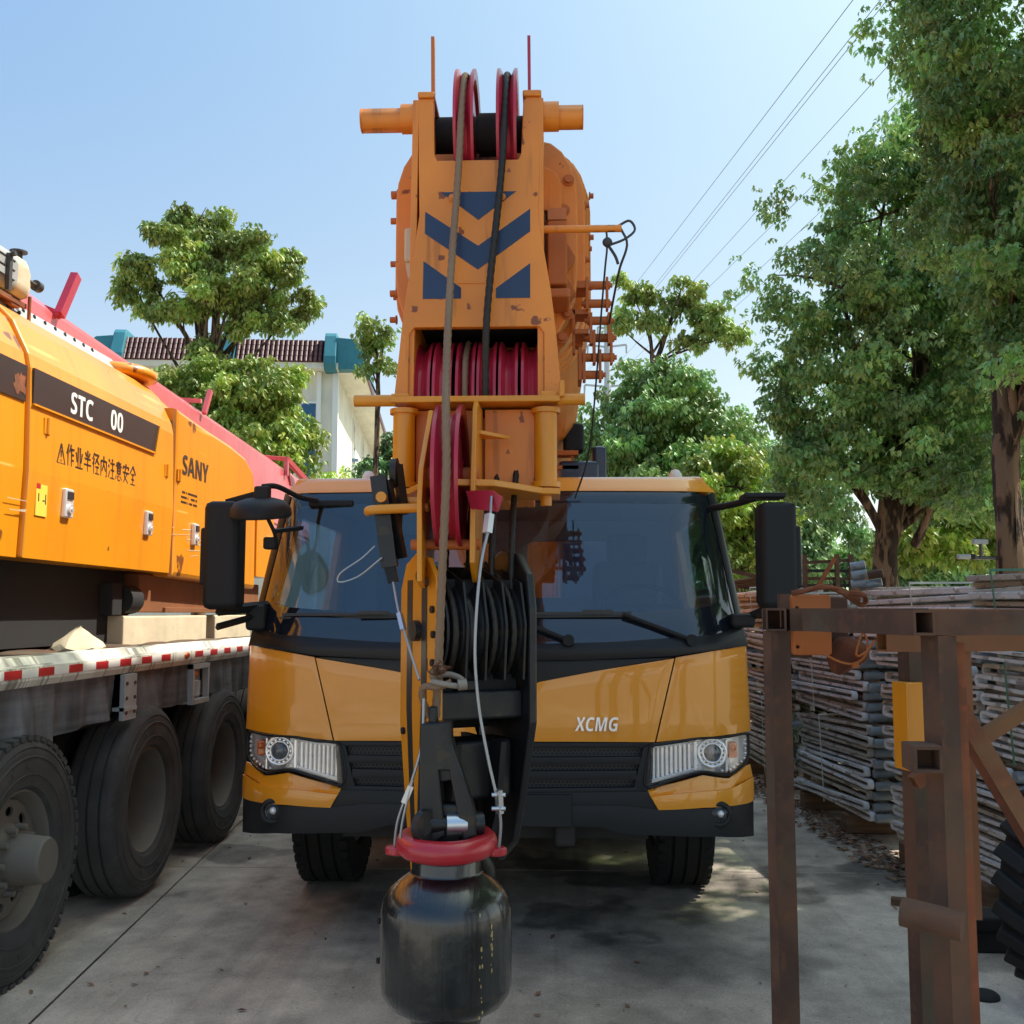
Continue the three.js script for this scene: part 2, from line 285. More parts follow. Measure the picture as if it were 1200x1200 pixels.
// stranded wire rope along a path
function rope(pts, r, strands = 4, pitch = 0.15) {
  const c = new THREE.CatmullRomCurve3(pts.map(P3), false, 'centripetal'), L = c.getLength(), n = Math.ceil(L / 0.013), m = strands * 7, fr = c.computeFrenetFrames(n, false), pos = [], idx = [];
  for (let i = 0; i <= n; i++) {
    const p = c.getPointAt(i / n), N = fr.normals[i], B = fr.binormals[i], ph = (i / n) * L / pitch * 2 * Math.PI;
    for (let j = 0; j < m; j++) { const a = j / m * 2 * Math.PI, q = r * (0.62 + 0.38 * Math.abs(Math.cos((a - ph) * strands / 2))); pos.push(p.x + q * (Math.cos(a) * N.x + Math.sin(a) * B.x), p.y + q * (Math.cos(a) * N.y + Math.sin(a) * B.y), p.z + q * (Math.cos(a) * N.z + Math.sin(a) * B.z)); }
  }
  for (let i = 0; i < n; i++) for (let j = 0; j < m; j++) { const a = i * m + j, b = i * m + (j + 1) % m; idx.push(a, a + m, b, b, a + m, b + m); }
  const g = new THREE.BufferGeometry(); g.setAttribute('position', new THREE.Float32BufferAttribute(pos, 3)); g.setIndex(idx); g.computeVertexNormals(); return g;
}
const sqTube = (a, b, w, h, t, yaw = 0) => {     // hollow square tube with open ends, yaw about its own axis
  a = P3(a); b = P3(b); const L = a.distanceTo(b);
  const g = ext([[-w / 2, -h / 2], [w / 2, -h / 2], [w / 2, h / 2], [-w / 2, h / 2]], -L / 2, L / 2, 0, [[[-w / 2 + t, -h / 2 + t], [-w / 2 + t, h / 2 - t], [w / 2 - t, h / 2 - t], [w / 2 - t, -h / 2 + t]]]);
  g.rotateZ(yaw);
  const d = b.clone().sub(a).normalize(), m = new THREE.Matrix4();
  const zx = Math.abs(d.y) > 0.95 ? V(1, 0, 0) : V(0, 1, 0).cross(d).normalize();
  m.makeBasis(zx, d.clone().cross(zx), d); g.applyMatrix4(m);
  return g.translate(...a.clone().add(b).multiplyScalar(0.5).toArray());
};
const font = await new FontLoader().loadAsync('fonts/droid/droid_sans_bold.typeface.json');
const letters = (t, size, sx = 1, depth = 0.002, shear = 0) => { const g = new TextGeometry(t, { font, size, depth, curveSegments: 5, bevelEnabled: false }); g.applyMatrix4(new THREE.Matrix4().set(sx, shear, 0, 0, 0, 1, 0, 0, 0, 0, 1, 0, 0, 0, 0, 1)); return g; };

// tyre and rim about the x axis, outer face towards +x; centred on 0
function tyreGeo(R, W, rimR, lugs, lugD = 0.012) {
  const w = W / 2, prof = [[rimR, -w * 0.72], [rimR + 0.02, -w * 0.9], [rimR + (R - rimR) * 0.5, -w], [R - 0.03, -w * 0.93], [R - 0.008, -w * 0.82], [R, -w * 0.7]];
  for (const gx of [-0.45, 0, 0.45]) prof.push([R, w * (gx - 0.05)], [R - 0.014, w * (gx - 0.04)], [R - 0.014, w * (gx + 0.04)], [R, w * (gx + 0.05)]);
  prof.push([R, w * 0.7], [R - 0.008, w * 0.82], [R - 0.03, w * 0.93], [rimR + (R - rimR) * 0.75, w * 0.985], [rimR + (R - rimR) * 0.72, w * 1.0], [rimR + (R - rimR) * 0.5, w], [rimR + (R - rimR) * 0.28, w * 0.985], [rimR + 0.02, w * 0.9], [rimR, w * 0.72]);
  const out = [creased(latheX(prof, 64), 30)];
  for (const [q, t] of [[0.30, 0.004], [0.62, 0.005], [0.80, 0.004]]) out.push(at3(new THREE.TorusGeometry(rimR + (R - rimR) * q, t, 6, 64).rotateY(Math.PI / 2), [w * (q > 0.7 ? 0.975 : q > 0.5 ? 1.0 : 0.985), 0, 0]));
  for (let i = 0; i < 18; i++) { if (i % 9 > 5) continue; const g = new THREE.BoxGeometry(0.006, 0.022, 0.030); g.translate(w * 0.998, rimR + (R - rimR) * 0.47, 0); g.rotateX(i / 18 * 2 * Math.PI * 0.9); out.push(g); }
  for (let i = 0; i < lugs; i++) for (const s of [-1, 1]) { const g = new THREE.BoxGeometry(w * 0.28, lugD * 2, 2 * Math.PI * R / lugs * 0.62); g.translate(s * w * 0.80, R - 0.008, 0); g.rotateX(i / lugs * 2 * Math.PI + (s > 0 ? Math.PI / lugs : 0)); out.push(g); }
  return out;
}

// ---------------------------------------------------------------- the truck crane in the middle
const CX = -0.275;
const zc = (y) => (y < 1.45 ? -5.05 : y < 2.25 ? -5.05 - 0.375 * (y - 1.45) : -5.35 - (y - 2.25));
const zf = (x, y) => { const t = Math.abs(x - CX) / 1.265, u = Math.max(0, (t - 0.76) / 0.24); return zc(y) - 0.05 * t * t - 0.17 * u * u; };
const mir = (pts) => pts.map(([x, y]) => [2 * CX - x, y]).reverse();
const crane = thing('mobile_crane', 'orange and black truck crane facing the viewer with its boom over the cab', 'crane', [CX, 0, -7]);
{
  const C = crane, P = (n, g, m, l) => part(C, n, g, m, l);
  // lower front: orange corner panels, orange centre panels, black centre panel
  const seamTop = -1.158, seamBot = -1.058;
  const cornerB = [[-1.557, 1.03], [-1.40, 1.024], [-1.25, 1.017], [seamBot - 0.004, 0.998]], cornerT = [[-1.54, 1.452], [-1.44, 1.443], [-1.33, 1.430], [seamTop - 0.004, 1.402]];
  const cB = [[seamBot + 0.004, 0.998], [-0.70, 1.000], [-0.40, 1.000], [-0.345, 1.0]], cT = [[seamTop + 0.004, 1.398], [-0.80, 1.342], [-0.50, 1.285], [-0.43, 1.262]];
  for (const f of [(p) => p, mir]) {
    const left = f === mir ? false : true;
    // the swaged upper edge of each panel leans back a little
    const cor = P('corner_panel', left ? patch(cornerB, cornerT, zf, 0.02, 0, 20, 10) : patch(mir(cornerB), mir(cornerT), zf, 0.02, 0, 20, 10), M.cabOrange);
    P('front_panel', left ? patch(cB, cT, zf, 0.02, 0.002, 20, 8) : patch(mir(cB), mir(cT), zf, 0.02, 0.002, 20, 8), M.cabOrange);
    // headlamp
    const out = [[-1.541, 0.985], [-1.538, 1.012], [-1.40, 1.014], [-1.254, 1.013], [-1.14, 0.994], [-1.031, 0.980]], low = [[-1.538, 0.905], [-1.520, 0.880], [-1.416, 0.832], [-1.281, 0.856], [-1.15, 0.822], [-1.010, 0.789]];
    const A = f(out.map((p) => p)), B = f(low.map((p) => p)), sx = left ? 1 : -1, X = (x) => (left ? x : 2 * CX - x);
    const lamp = P('headlight', patch(B, A, zf, 0.02, -0.055, 24, 8), M.satin);
    const L = (n, g, m) => part(lamp, n, g, m);
    const zAt = (x, y, o) => zf(X(x), y) + o;
    L('bezel', [tube([...A, ...[...B].reverse(), A[0]].map(([x, y]) => [x, y, zf(x, y) - 0.004]), 0.007, 6, 5)], M.blackTrim);
    L('projector_ring', [at3(new THREE.TorusGeometry(0.066, 0.010, 8, 32), [X(-1.338), 0.940, zAt(-1.338, 0.94, -0.03)]), at3(new THREE.TorusGeometry(0.046, 0.006, 8, 32), [X(-1.338), 0.940, zAt(-1.338, 0.94, -0.024)]),
      ...Array.from({ length: 16 }, (_, i) => { const g = box(-0.005, 0.005, 0.047, 0.062, -0.004, 0.008); g.rotateZ(i * Math.PI / 8); return at3(g, [X(-1.338), 0.940, zAt(-1.338, 0.94, -0.032)]); })], M.chrome);
    L('projector_lens', at3(new THREE.SphereGeometry(0.041, 20, 14).scale(1, 1, 0.55), [X(-1.338), 0.940, zAt(-1.338, 0.94, -0.032)]), M.lens);
    L('turn_signal', [box(X(-1.475), X(-1.43), 0.905, 0.985, zAt(-1.455, 0.95, -0.05), zAt(-1.455, 0.95, -0.022), 0.012), at3(ball([0, 0, 0], 0.016), [X(-1.45), 0.955, zAt(-1.45, 0.95, -0.02)])], M.amber);
    const refl = [];
    for (let i = 0; i < 9; i++) { const x = -1.225 + i * 0.022, y0 = 0.842 - (x + 1.225) * 0.2, y1 = 0.996 - (x + 1.225) * 0.10; refl.push(cyl([X(x), y0 + 0.012, zAt(x, 0.9, -0.045)], [X(x), y1 - 0.012, zAt(x, 0.9, -0.045)], 0.0095, 8)); }
    refl.push(box(X(-1.26), X(-1.245), 0.86, 1.0, zAt(-1.25, 0.9, -0.05), zAt(-1.25, 0.9, -0.018), 0.004), box(X(-1.418), X(-1.405), 0.845, 1.0, zAt(-1.41, 0.9, -0.05), zAt(-1.41, 0.9, -0.014), 0.004));
    refl.push(bar([X(-1.03), 0.965, zAt(-1.03, 0.9, -0.03)], [X(-1.015), 0.805, zAt(-1.02, 0.8, -0.03)], 0.018, 0.02), bar([X(-1.28), 0.872, zAt(-1.28, 0.87, -0.03)], [X(-1.02), 0.806, zAt(-1.02, 0.8, -0.03)], 0.016, 0.02));
    refl.push(bar([X(-1.39), 1.0, zAt(-1.39, 1, -0.03)], [X(-1.05), 0.975, zAt(-1.05, 0.97, -0.03)], 0.012, 0.02));
    L('reflector', refl, M.chrome);
    L('inner_bulb', [ball([X(-1.13), 0.905, zAt(-1.13, 0.9, -0.028)], 0.024, 12), ball([X(-1.16), 0.95, zAt(-1.16, 0.95, -0.03)], 0.014, 10)], M.lampGlass);
    const dots = [];
    for (const [x, y] of [[-1.522, 0.99], [-1.524, 0.967], [-1.525, 0.944], [-1.524, 0.921], [-1.517, 0.898], [-1.498, 0.883], [-1.476, 0.872], [-1.455, 0.862], [-1.433, 0.853], [-1.41, 0.848], [-1.388, 0.852]]) dots.push(ball([X(x), y, zAt(x, y, -0.025)], 0.0085, 8));
    L('running_light', dots, M.chrome);
    L('lens_cover', patch(B, A, zf, 0.004, -0.002, 24, 6), M.lampGlass);
    // orange strip below the lamp
    const sT = [[-1.552, 0.862], [-1.53, 0.862], [-1.42, 0.812], [-1.285, 0.838], [-1.15, 0.803], [-1.016, 0.772]], sM = [[-1.566, 0.80], [-1.535, 0.795], [-1.42, 0.765], [-1.285, 0.766], [-1.15, 0.755], [-1.03, 0.742]], sB = [[-1.566, 0.690], [-1.535, 0.682], [-1.42, 0.686], [-1.285, 0.690], [-1.15, 0.682], [-1.066, 0.680]];
    P('bumper_corner', [patch(f(sM), f(sT), (x, y) => zf(x, y) - (y > 0.77 ? 0.012 : 0), 0.02, 0.004, 20, 3), patch(f(sB), f(sM), zf, 0.02, 0.018, 20, 3)], M.cabOrange);
    // fog lamp
    const fx = X(-1.362), fy = 0.652, fz = zf(fx, fy) + 0.012;
    const fog = P('fog_light', [at3(new THREE.TorusGeometry(0.050, 0.014, 10, 28), [fx, fy, fz - 0.002])], M.blackTrim);
    part(fog, 'reflector', at3(new THREE.SphereGeometry(0.042, 20, 12, 0, Math.PI * 2, 0, Math.PI / 2).scale(1, 0.8, 1).rotateX(-Math.PI / 2), [fx, fy, fz - 0.008]), M.chrome);
    part(fog, 'lens', at3(new THREE.SphereGeometry(0.044, 20, 12).scale(1, 1, 0.45), [fx, fy, fz + 0.002]), M.lampGlass);
    part(fog, 'bulb', at3(new THREE.SphereGeometry(0.018, 12, 8), [fx + 0.006, fy + 0.004, fz + 0.004]), M.satin);
    // wheels
    for (const [wz, dual] of [[-6.45, 0], [-7.95, 0], [-12.4, 1], [-13.75, 1]]) {
      const cxw = CX + (left ? -1 : 1) * 1.04, tg = tyreGeo(0.53, 0.33, 0.30, 44);
      tg.forEach((g) => { if (left) g.rotateY(Math.PI); g.translate(cxw, 0.53, wz); });
      const w = P('wheel', tg, M.rubberDark);
      part(w, 'rim', [cyl([cxw - 0.13, 0.53, wz], [cxw + 0.13, 0.53, wz], 0.30, 28), cyl([cxw - 0.2, 0.53, wz], [cxw + 0.2, 0.53, wz], 0.11, 20)], M.rim);
      void dual;
    }
    // cab side with its window opening
    const xs = X(-1.50), lean2 = (g) => { const p = g.attributes.position, sg = left ? 1 : -1; for (let i = 0; i < p.count; i++) { const y = p.getY(i); if (y > 1.45) p.setX(i, p.getX(i) + sg * 0.16 * (y - 1.45)); } g.computeVertexNormals(); return g; }, side = [[-5.32, 0.62], [-5.32, 1.50], [-5.52, 2.28], [-6.95, 2.28], [-6.95, 1.0], [-6.85, 0.62]];
    P('cab_side', lean2(extX(side, xs - 0.02, xs + 0.02, 0, [[[-5.42, 1.56], [-5.64, 2.14], [-6.72, 2.14], [-6.72, 1.56]]])), M.cabOrange);
    P('side_window', lean2(extX([[-5.40, 1.54], [-5.62, 2.16], [-6.74, 2.16], [-6.74, 1.54]], xs - 0.004, xs + 0.004)), M.glass);
  }
  // seams and centre
  P('centre_panel', patch([[-0.44, 1.262], [-0.345, 1.20], [-0.205, 1.20], [-0.11, 1.262]], [[-1.15, 1.402], [-0.6, 1.385], [0.05, 1.385], [0.60, 1.402]], zf, 0.02, -0.004, 24, 6), M.blackTrim);
  P('centre_panel', patch([[-0.345, 0.99], [-0.205, 0.99]], [[-0.345, 1.26], [-0.205, 1.26]], zf, 0.02, -0.008, 4, 4), M.blackTrim);
  P('panel_backing', patch([[-1.50, 0.75], [0.95, 0.75]], [[-1.48, 1.46], [0.93, 1.46]], zf, 0.02, -0.09, 24, 6), M.dark);
  P('windscreen_sill', [patch([[-1.545, 1.456], [-1.35, 1.438], [-1.15, 1.410], [-0.7, 1.390], [-0.275, 1.388], [0.15, 1.390], [0.60, 1.410], [0.80, 1.438], [0.995, 1.456]], [[-1.502, 1.56], [-1.40, 1.515], [-0.86, 1.478], [-0.275, 1.462], [0.31, 1.478], [0.85, 1.515], [0.952, 1.56]], zf, 0.05, 0.016, 32, 4)], M.blackTrim);
  // windscreen with its black border
  const gB = [[-1.392, 1.668], [-1.35, 1.650], [-1.0, 1.622], [-0.697, 1.604], [-0.275, 1.594], [0.147, 1.604], [0.45, 1.622], [0.80, 1.650], [0.842, 1.668]], gT = [[-1.318, 2.17], [-1.30, 2.186], [-0.8, 2.190], [0.25, 2.190], [0.75, 2.186], [0.768, 2.17]];
  const oB = [[-1.502, 1.552], [-1.40, 1.515], [-0.86, 1.478], [-0.275, 1.462], [0.31, 1.478], [0.85, 1.515], [0.952, 1.552]], oT = [[-1.385, 2.235], [-1.36, 2.25], [-0.8, 2.252], [0.25, 2.252], [0.81, 2.25], [0.835, 2.235]];
  P('windscreen_border', [patch(oB, gB, zf, 0.012, 0, 32, 3), patch(gT, oT, zf, 0.012, 0, 24, 2), patch([oB[0], gB[0]], [oT[0], gT[0]], zf, 0.012, 0, 4, 12), patch([gB[8], oB[6]], [gT[5], oT[5]], zf, 0.012, 0, 4, 12)], M.frit);
  P('windscreen', patch(gB, gT, zf, 0.005, -0.002, 32, 10), M.glass);
  for (const s of [-1, 1]) { const X = (x) => (s < 0 ? x : 2 * CX - x); P('pillar', patch(s < 0 ? [[-1.552, 1.45], [-1.50, 1.55]] : [[0.95, 1.55], [1.002, 1.45]], s < 0 ? [[-1.425, 2.26], [-1.383, 2.238]] : [[0.833, 2.238], [0.875, 2.26]], zf, 0.05, 0.006, 4, 12), M.blackTrim); void X; }
  P('roof', [patch([[-1.43, 2.255], [-1.36, 2.253], [-0.8, 2.255], [0.25, 2.255], [0.81, 2.253], [0.88, 2.255]], [[-1.37, 2.325], [-1.30, 2.335], [0.75, 2.335], [0.82, 2.325]], zf, 0.05, 0.008, 28, 6), box(CX - 1.105, CX + 1.105, 2.27, 2.345, -6.98, -5.47, 0.03)], M.cabOrange);
  P('roof_hatch', [box(-0.95, 0.40, 2.345, 2.372, -6.6, -5.7, 0.01)], M.blackTrim);
  for (const x of [-1.0, 0.69]) P('roof_marker_light', at3(lathe([[0.038, 0], [0.036, 0.03], [0.02, 0.055], [0.001, 0.06]], 14), [x, 2.343, -5.62]), M.whitePaint);
  // interior
  P('cab_back', ext([[CX - 1.22, 0.62], [CX + 1.22, 0.62], [CX + 1.22, 1.45], [CX + 1.09, 2.28], [CX - 1.09, 2.28], [CX - 1.22, 1.45]], -6.98, -6.94, 0, [rrect(-0.95, -0.40, 1.72, 2.10, 0.05), rrect(-0.15, 0.40, 1.72, 2.10, 0.05)]), M.interior);
  P('cab_floor', box(CX - 1.23, CX + 1.23, 0.95, 0.99, -6.94, -5.3), M.interior);
  P('cab_ceiling', box(CX - 1.06, CX + 1.06, 2.235, 2.268, -6.93, -5.5), M.interior);
  P('dashboard', [box(CX - 1.17, CX + 1.17, 1.20, 1.545, -5.72, -5.24, 0.05), box(0.28, 0.80, 1.5, 1.61, -5.74, -5.42, 0.05)], M.interior);
  for (const x of [-0.90, 0.50]) P('seat', [box(x - 0.24, x + 0.24, 1.2, 1.4, -6.6, -6.1, 0.05), box(x - 0.23, x + 0.23, 1.35, 1.95, -6.78, -6.62, 0.06), box(x - 0.13, x + 0.13, 1.93, 2.13, -6.76, -6.66, 0.04)], M.fabric);
  P('steering_wheel', [at3(new THREE.TorusGeometry(0.21, 0.016, 8, 36).rotateX(-1.0), [0.53, 1.66, -5.86]), cyl([0.53, 1.35, -5.7], [0.53, 1.65, -5.86], 0.03, 10), bar([0.33, 1.655, -5.86], [0.73, 1.655, -5.86], 0.03, 0.012)], M.blackPlastic);
  // bumper, grille
  P('bumper', [patch([[-1.560, 0.515], [-1.52, 0.52], [-1.34, 0.55], [-0.886, 0.566], [-0.8, 0.60], [0.25, 0.60], [0.336, 0.566], [0.79, 0.55], [0.97, 0.52], [1.010, 0.515]], [[-1.562, 0.69], [-1.52, 0.685], [-1.05, 0.682], [-0.9, 0.70], [0.35, 0.70], [0.5, 0.682], [0.97, 0.685], [1.012, 0.69]], zf, 0.10, 0.012, 36, 4),
    patch([[-1.065, 0.675], [-0.275, 0.675], [0.515, 0.675]], [[-1.018, 0.765], [-0.275, 0.755], [0.468, 0.765]], zf, 0.05, 0.006, 20, 3), box(-0.55, 0.10, 0.60, 0.752, -5.1, -5.028, 0.006)], M.bumper);
  const gr = P('grille', patch([[-1.03, 0.76], [0.48, 0.76]], [[-1.045, 0.995], [0.495, 0.995]], zf, 0.03, -0.045, 24, 4), M.grille);
  for (const [y0, y1, xl] of [[0.893, 0.928, -0.985], [0.82, 0.862, -0.965]]) part(gr, 'slat', patch([[xl, y0], [-0.275, y0 - 0.006], [2 * CX - xl, y0]], [[xl, y1], [-0.275, y1 - 0.006], [2 * CX - xl, y1]], zf, 0.03, -0.006, 20, 2), M.bumper);
  part(gr, 'surround', [patch([[-1.035, 0.762], [-0.95, 0.775]], [[-1.05, 0.995], [-1.0, 0.97]], zf, 0.04, -0.004, 4, 4), patch([[0.40, 0.775], [0.485, 0.762]], [[0.45, 0.97], [0.50, 0.995]], zf, 0.04, -0.004, 4, 4), patch([[-1.0, 0.972], [-0.275, 0.966], [0.45, 0.972]], [[-1.045, 0.995], [-0.275, 0.995], [0.495, 0.995]], zf, 0.04, -0.006, 16, 2), patch([[-1.02, 0.757], [-0.275, 0.75], [0.47, 0.757]], [[-0.96, 0.782], [-0.275, 0.775], [0.41, 0.782]], zf, 0.04, -0.003, 16, 2)], M.bumper);
  // emblem
  { const e = letters('XCMG', 0.066, 0.78, 0.012, 0.14); e.translate(0.118, 1.052, zf(0.2, 1.08) + 0.003); P('emblem', e, M.chrome); }
  // wipers
  for (const [px, py, ex, ey, tip] of [[0.69, 1.487, 0.36, 1.612, -0.10], [0.09, 1.487, -0.20, 1.600, -0.62], [-0.50, 1.487, -0.75, 1.606, -1.34]]) {
    const z = (x, y, o) => zf(x, y) + o;
    const w = P('wiper', [tube([[px, py, z(px, py, 0.035)], [(px * 2 + ex) / 3, (py * 2 + ey) / 3, z(px, py, 0.02)], [ex, ey, z(ex, ey, 0.028)]], 0.011, 8), cyl([px, py, z(px, py, 0)], [px, py, z(px, py, 0.05)], 0.028, 14)], M.blackPlastic);
    part(w, 'wiper_blade', [bar([ex + 0.04, ey + 0.006, z(ex, ey, 0.024)], [tip, ey + 0.004, z(tip, ey, 0.02)], 0.014, 0.012), bar([ex, ey - 0.008, z(ex, ey, 0.012)], [tip - 0.02, ey - 0.012, z(tip, ey, 0.010)], 0.010, 0.006), bar([ex - 0.05, ey + 0.014, z(ex, ey, 0.026)], [ex - 0.2, ey + 0.014, z(ex, ey, 0.026)], 0.016, 0.014)], M.wire);
  }
  // mirrors: big housings on both sides, a domed kerb mirror on one
  const ml = P('mirror', [box(-1.690, -1.515, 1.635, 2.165, -5.10, -4.93, 0.035)], M.blackPlastic, 'tall mirror housing at the left of the cab');
  part(ml, 'cover', box(-1.708, -1.655, 1.755, 2.035, -5.045, -4.955, 0.012), M.blackPlastic);
  part(ml, 'glass', box(-1.675, -1.53, 1.66, 2.14, -5.106, -5.102), M.mirror);
  part(ml, 'arm', [bar([-1.63, 1.63, -5.02], [-1.45, 1.655, -5.28], 0.03, 0.045), box(-1.545, -1.44, 1.53, 1.66, -5.32, -5.18, 0.02), bar([-1.64, 1.55, -5.04], [-1.50, 1.60, -5.2], 0.02, 0.03)], M.blackPlastic); part(ml, 'arm', bar([-1.6, 2.165, -5.02], [-1.42, 2.21, -5.0], 0.03, 0.03), M.blackPlastic);
  const mk = P('kerb_mirror', [at3(lathe([[0.002, 0.062], [0.07, 0.058], [0.12, 0.042], [0.145, 0.012], [0.150, -0.02], [0.145, -0.03], [0.138, -0.03]], 36).rotateX(0.22), [-1.405, 2.115, -4.93])], M.blackPlastic, 'domed round mirror beside the tall mirror housing');
  part(mk, 'glass', at3(new THREE.CylinderGeometry(0.14, 0.14, 0.006, 32).rotateX(0.22), [-1.405, 2.09, -4.935]), M.mirror);
  part(mk, 'arm', [box(-1.44, -1.365, 2.15, 2.235, -4.98, -4.92, 0.012), tube([[-1.405, 2.235, -4.96], [-1.36, 2.245, -5.02], [-1.28, 2.21, -5.2], [-1.22, 2.205, -5.32]], 0.014), box(-1.27, -1.03, 2.175, 2.21, -5.37, -5.335, 0.012), tube([[-1.375, 2.08, -4.95], [-1.35, 2.0, -5.0], [-1.352, 1.95, -5.02]], 0.010)], M.blackPlastic);
  part(mk, 'bracket', [box(-1.405, -1.345, 1.93, 1.99, -5.05, -4.98, 0.01), bar([-1.36, 2.02, -5.02], [-1.29, 2.06, -5.3], 0.018, 0.02)], M.blackPlastic);
  const mr = P('mirror', [box(1.005, 1.185, 1.64, 2.150, -5.10, -4.93, 0.035)], M.blackPlastic, 'tall mirror housing at the right of the cab');
  part(mr, 'cover', box(1.13, 1.203, 1.735, 2.035, -5.045, -4.955, 0.012), M.blackPlastic);
  part(mr, 'lamp', box(1.198, 1.209, 1.75, 2.02, -5.035, -4.965, 0.004), M.lampGlass);
  part(mr, 'glass', box(1.02, 1.165, 1.66, 2.13, -5.106, -5.102), M.mirror);
  part(mr, 'arm', [tube([[0.84, 2.165, -5.4], [0.93, 2.168, -5.25], [1.02, 2.185, -5.1]], 0.018), box(0.94, 1.14, 2.172, 2.197, -5.12, -4.96, 0.008)], M.blackPlastic); part(mr, 'arm', [box(0.90, 1.02, 1.545, 1.615, -5.30, -5.16, 0.02), bar([1.0, 1.6, -5.2], [1.06, 1.64, -5.05], 0.03, 0.03)], M.blackPlastic);
  // under the cab and behind it
  P('chassis', [box(CX - 0.45, CX + 0.45, 0.55, 0.95, -16.5, -5.35), box(CX - 1.1, CX + 1.1, 0.5, 0.62, -6.6, -6.3), box(CX - 0.75, CX + 0.75, 0.52, 0.80, -5.5, -5.18), box(CX - 0.09, CX + 0.09, 0.40, 0.56, -6.55, -6.2, 0.03), cyl([CX - 1.0, 0.53, -6.45], [CX + 1.0, 0.53, -6.45], 0.07, 12), cyl([CX - 1.0, 0.53, -7.95], [CX + 1.0, 0.53, -7.95], 0.07, 12)], M.chassis);
  P('carrier_deck', [box(CX - 1.25, CX + 1.25, 1.08, 1.32, -16.5, -7.05, 0.02), box(CX - 1.2, CX + 1.2, 0.7, 1.1, -11.5, -9.0, 0.03)], M.chassis);
  for (const x of [0.02, -0.66]) P('tow_hook', box(x, x + 0.1, 0.50, 0.62, -5.2, -5.06, 0.02), M.chassis);
  P('superstructure', [box(CX - 1.15, CX + 0.6, 1.35, 2.6, -15.6, -10.5, 0.05), cyl([CX, 1.3, -11.5], [CX, 1.5, -11.5], 0.6, 28)], M.boomOrange);
  P('operator_cab', [box(0.07, 0.95, 1.4, 2.70, -10.6, -8.9, 0.06)], M.stripeBlue);
  P('spotlight', [box(0.10, 0.25, 2.76, 2.98, -7.4, -7.3, 0.03)], M.blackPlastic);
  P('hose_reel', [box(0.06, 0.34, 2.40, 2.66, -7.5, -7.0, 0.03), box(0.30, 0.40, 2.35, 2.78, -7.4, -7.1, 0.03)], M.stripeBlue);
  P('hose_bracket', [box(0.05, 0.20, 2.70, 2.73, -7.15, -7.0), box(0.15, 0.17, 2.60, 2.74, -7.1, -7.05), box(0.05, 0.20, 2.60, 2.625, -7.15, -7.0)], M.rustOrange);

  // ---- boom sections, one inside the other
  const B = -0.262;
  const sect = (w, yt, yb, c = 0.10) => { const s = [[B - w, yb + 0.42]]; for (let i = 0; i <= 5; i++) { const a = Math.PI - i / 10 * Math.PI; s.push([B - w + c * 1.6 * (1 + Math.cos(a)), yt - c * 2.6 + c * 2.6 * Math.sin(a)]); } for (let i = 0; i <= 5; i++) { const a = Math.PI / 2 - i / 10 * Math.PI; s.push([B + w - c * 1.6 * (1 - Math.cos(a)), yt - c * 2.6 + c * 2.6 * Math.sin(a)]); } s.push([B + w, yb + 0.42]); for (let i = 1; i < 14; i++) { const a = i / 14 * Math.PI; s.push([B + w * Math.cos(a), yb + 0.42 - 0.42 * Math.sin(a)]); } return s; };
  const rings = [[0.285, 3.45, 2.36, -4.37, -4.8], [0.385, 3.62, 2.62, -4.20, -4.34], [0.335, 3.55, 2.60, -4.3, -5.2], [0.425, 3.70, 2.64, -4.46, -4.60], [0.39, 3.66, 2.66, -4.5, -5.4], [0.448, 3.80, 2.67, -4.72, -4.82], [0.415, 3.76, 2.70, -4.7, -5.6], [0.462, 3.86, 2.69, -4.92, -5.02], [0.476, 3.92, 2.71, -5.10, -15.2]];
  for (const [w, yt, yb, z0, z1] of rings) P('boom_section', ext(sect(w, yt, yb), z1, z0, 0.008), M.boomOrange);
  const bolt = (p, d, r = 0.017, l = 0.022) => { const a = V(...p), e = a.clone().addScaledVector(V(...d), l); return [cyl(a, e, r, 6), cyl(a, a.clone().addScaledVector(V(...d), 0.006), r * 1.5, 12)]; };
  for (const [x, y, z] of [[0.065, 3.31, -4.2], [0.072, 3.07, -4.2], [0.078, 2.86, -4.2], [0.055, 2.76, -4.2], [0.085, 3.44, -4.2], [0.125, 2.80, -4.46], [0.02, 2.71, -4.2]]) P('bolt', bolt([x, y, z], [0, 0, 1]), M.rustOrange);
  for (const [y, z] of [[3.46, -4.52], [3.36, -4.54], [3.2, -4.5], [3.1, -4.55]]) P('bolt', bolt([B + 0.425, y, z], [1, 0, 0], 0.013), M.rustOrange);
  for (const [y, z] of [[3.6, -4.75], [3.4, -4.76], [3.42, -4.97], [3.22, -4.97]]) P('bolt', bolt([B + 0.455, y, z], [1, 0, 0], 0.013), M.rustOrange);
  for (const [y, z] of [[3.42, -4.27], [3.3, -4.27], [3.2, -4.53], [3.06, -4.53], [3.12, -4.77], [2.98, -4.27], [2.94, -4.53], [3.52, -4.53]]) P('bolt', bolt([B - (z > -4.4 ? 0.385 : z > -4.6 ? 0.425 : 0.448), y, z], [-1, 0, 0], 0.014, 0.032), M.rustOrange);
  // slide pad boxes beside the head
  P('pad_box', [box(-0.005, 0.075, 2.93, 3.20, -4.2, -4.02, 0.01), extX([[-4.2, 3.2], [-4.02, 3.2], [-4.05, 3.26], [-4.2, 3.29]], -0.003, 0.073), ext([[0.075, 3.03], [0.11, 3.08], [0.075, 3.14]], -4.19, -4.12), ext([[0.075, 2.90], [0.11, 2.93], [0.075, 2.99]], -4.19, -4.12), box(-0.02, 0.085, 2.865, 2.905, -4.2, -3.98, 0.012)], M.rustOrange);
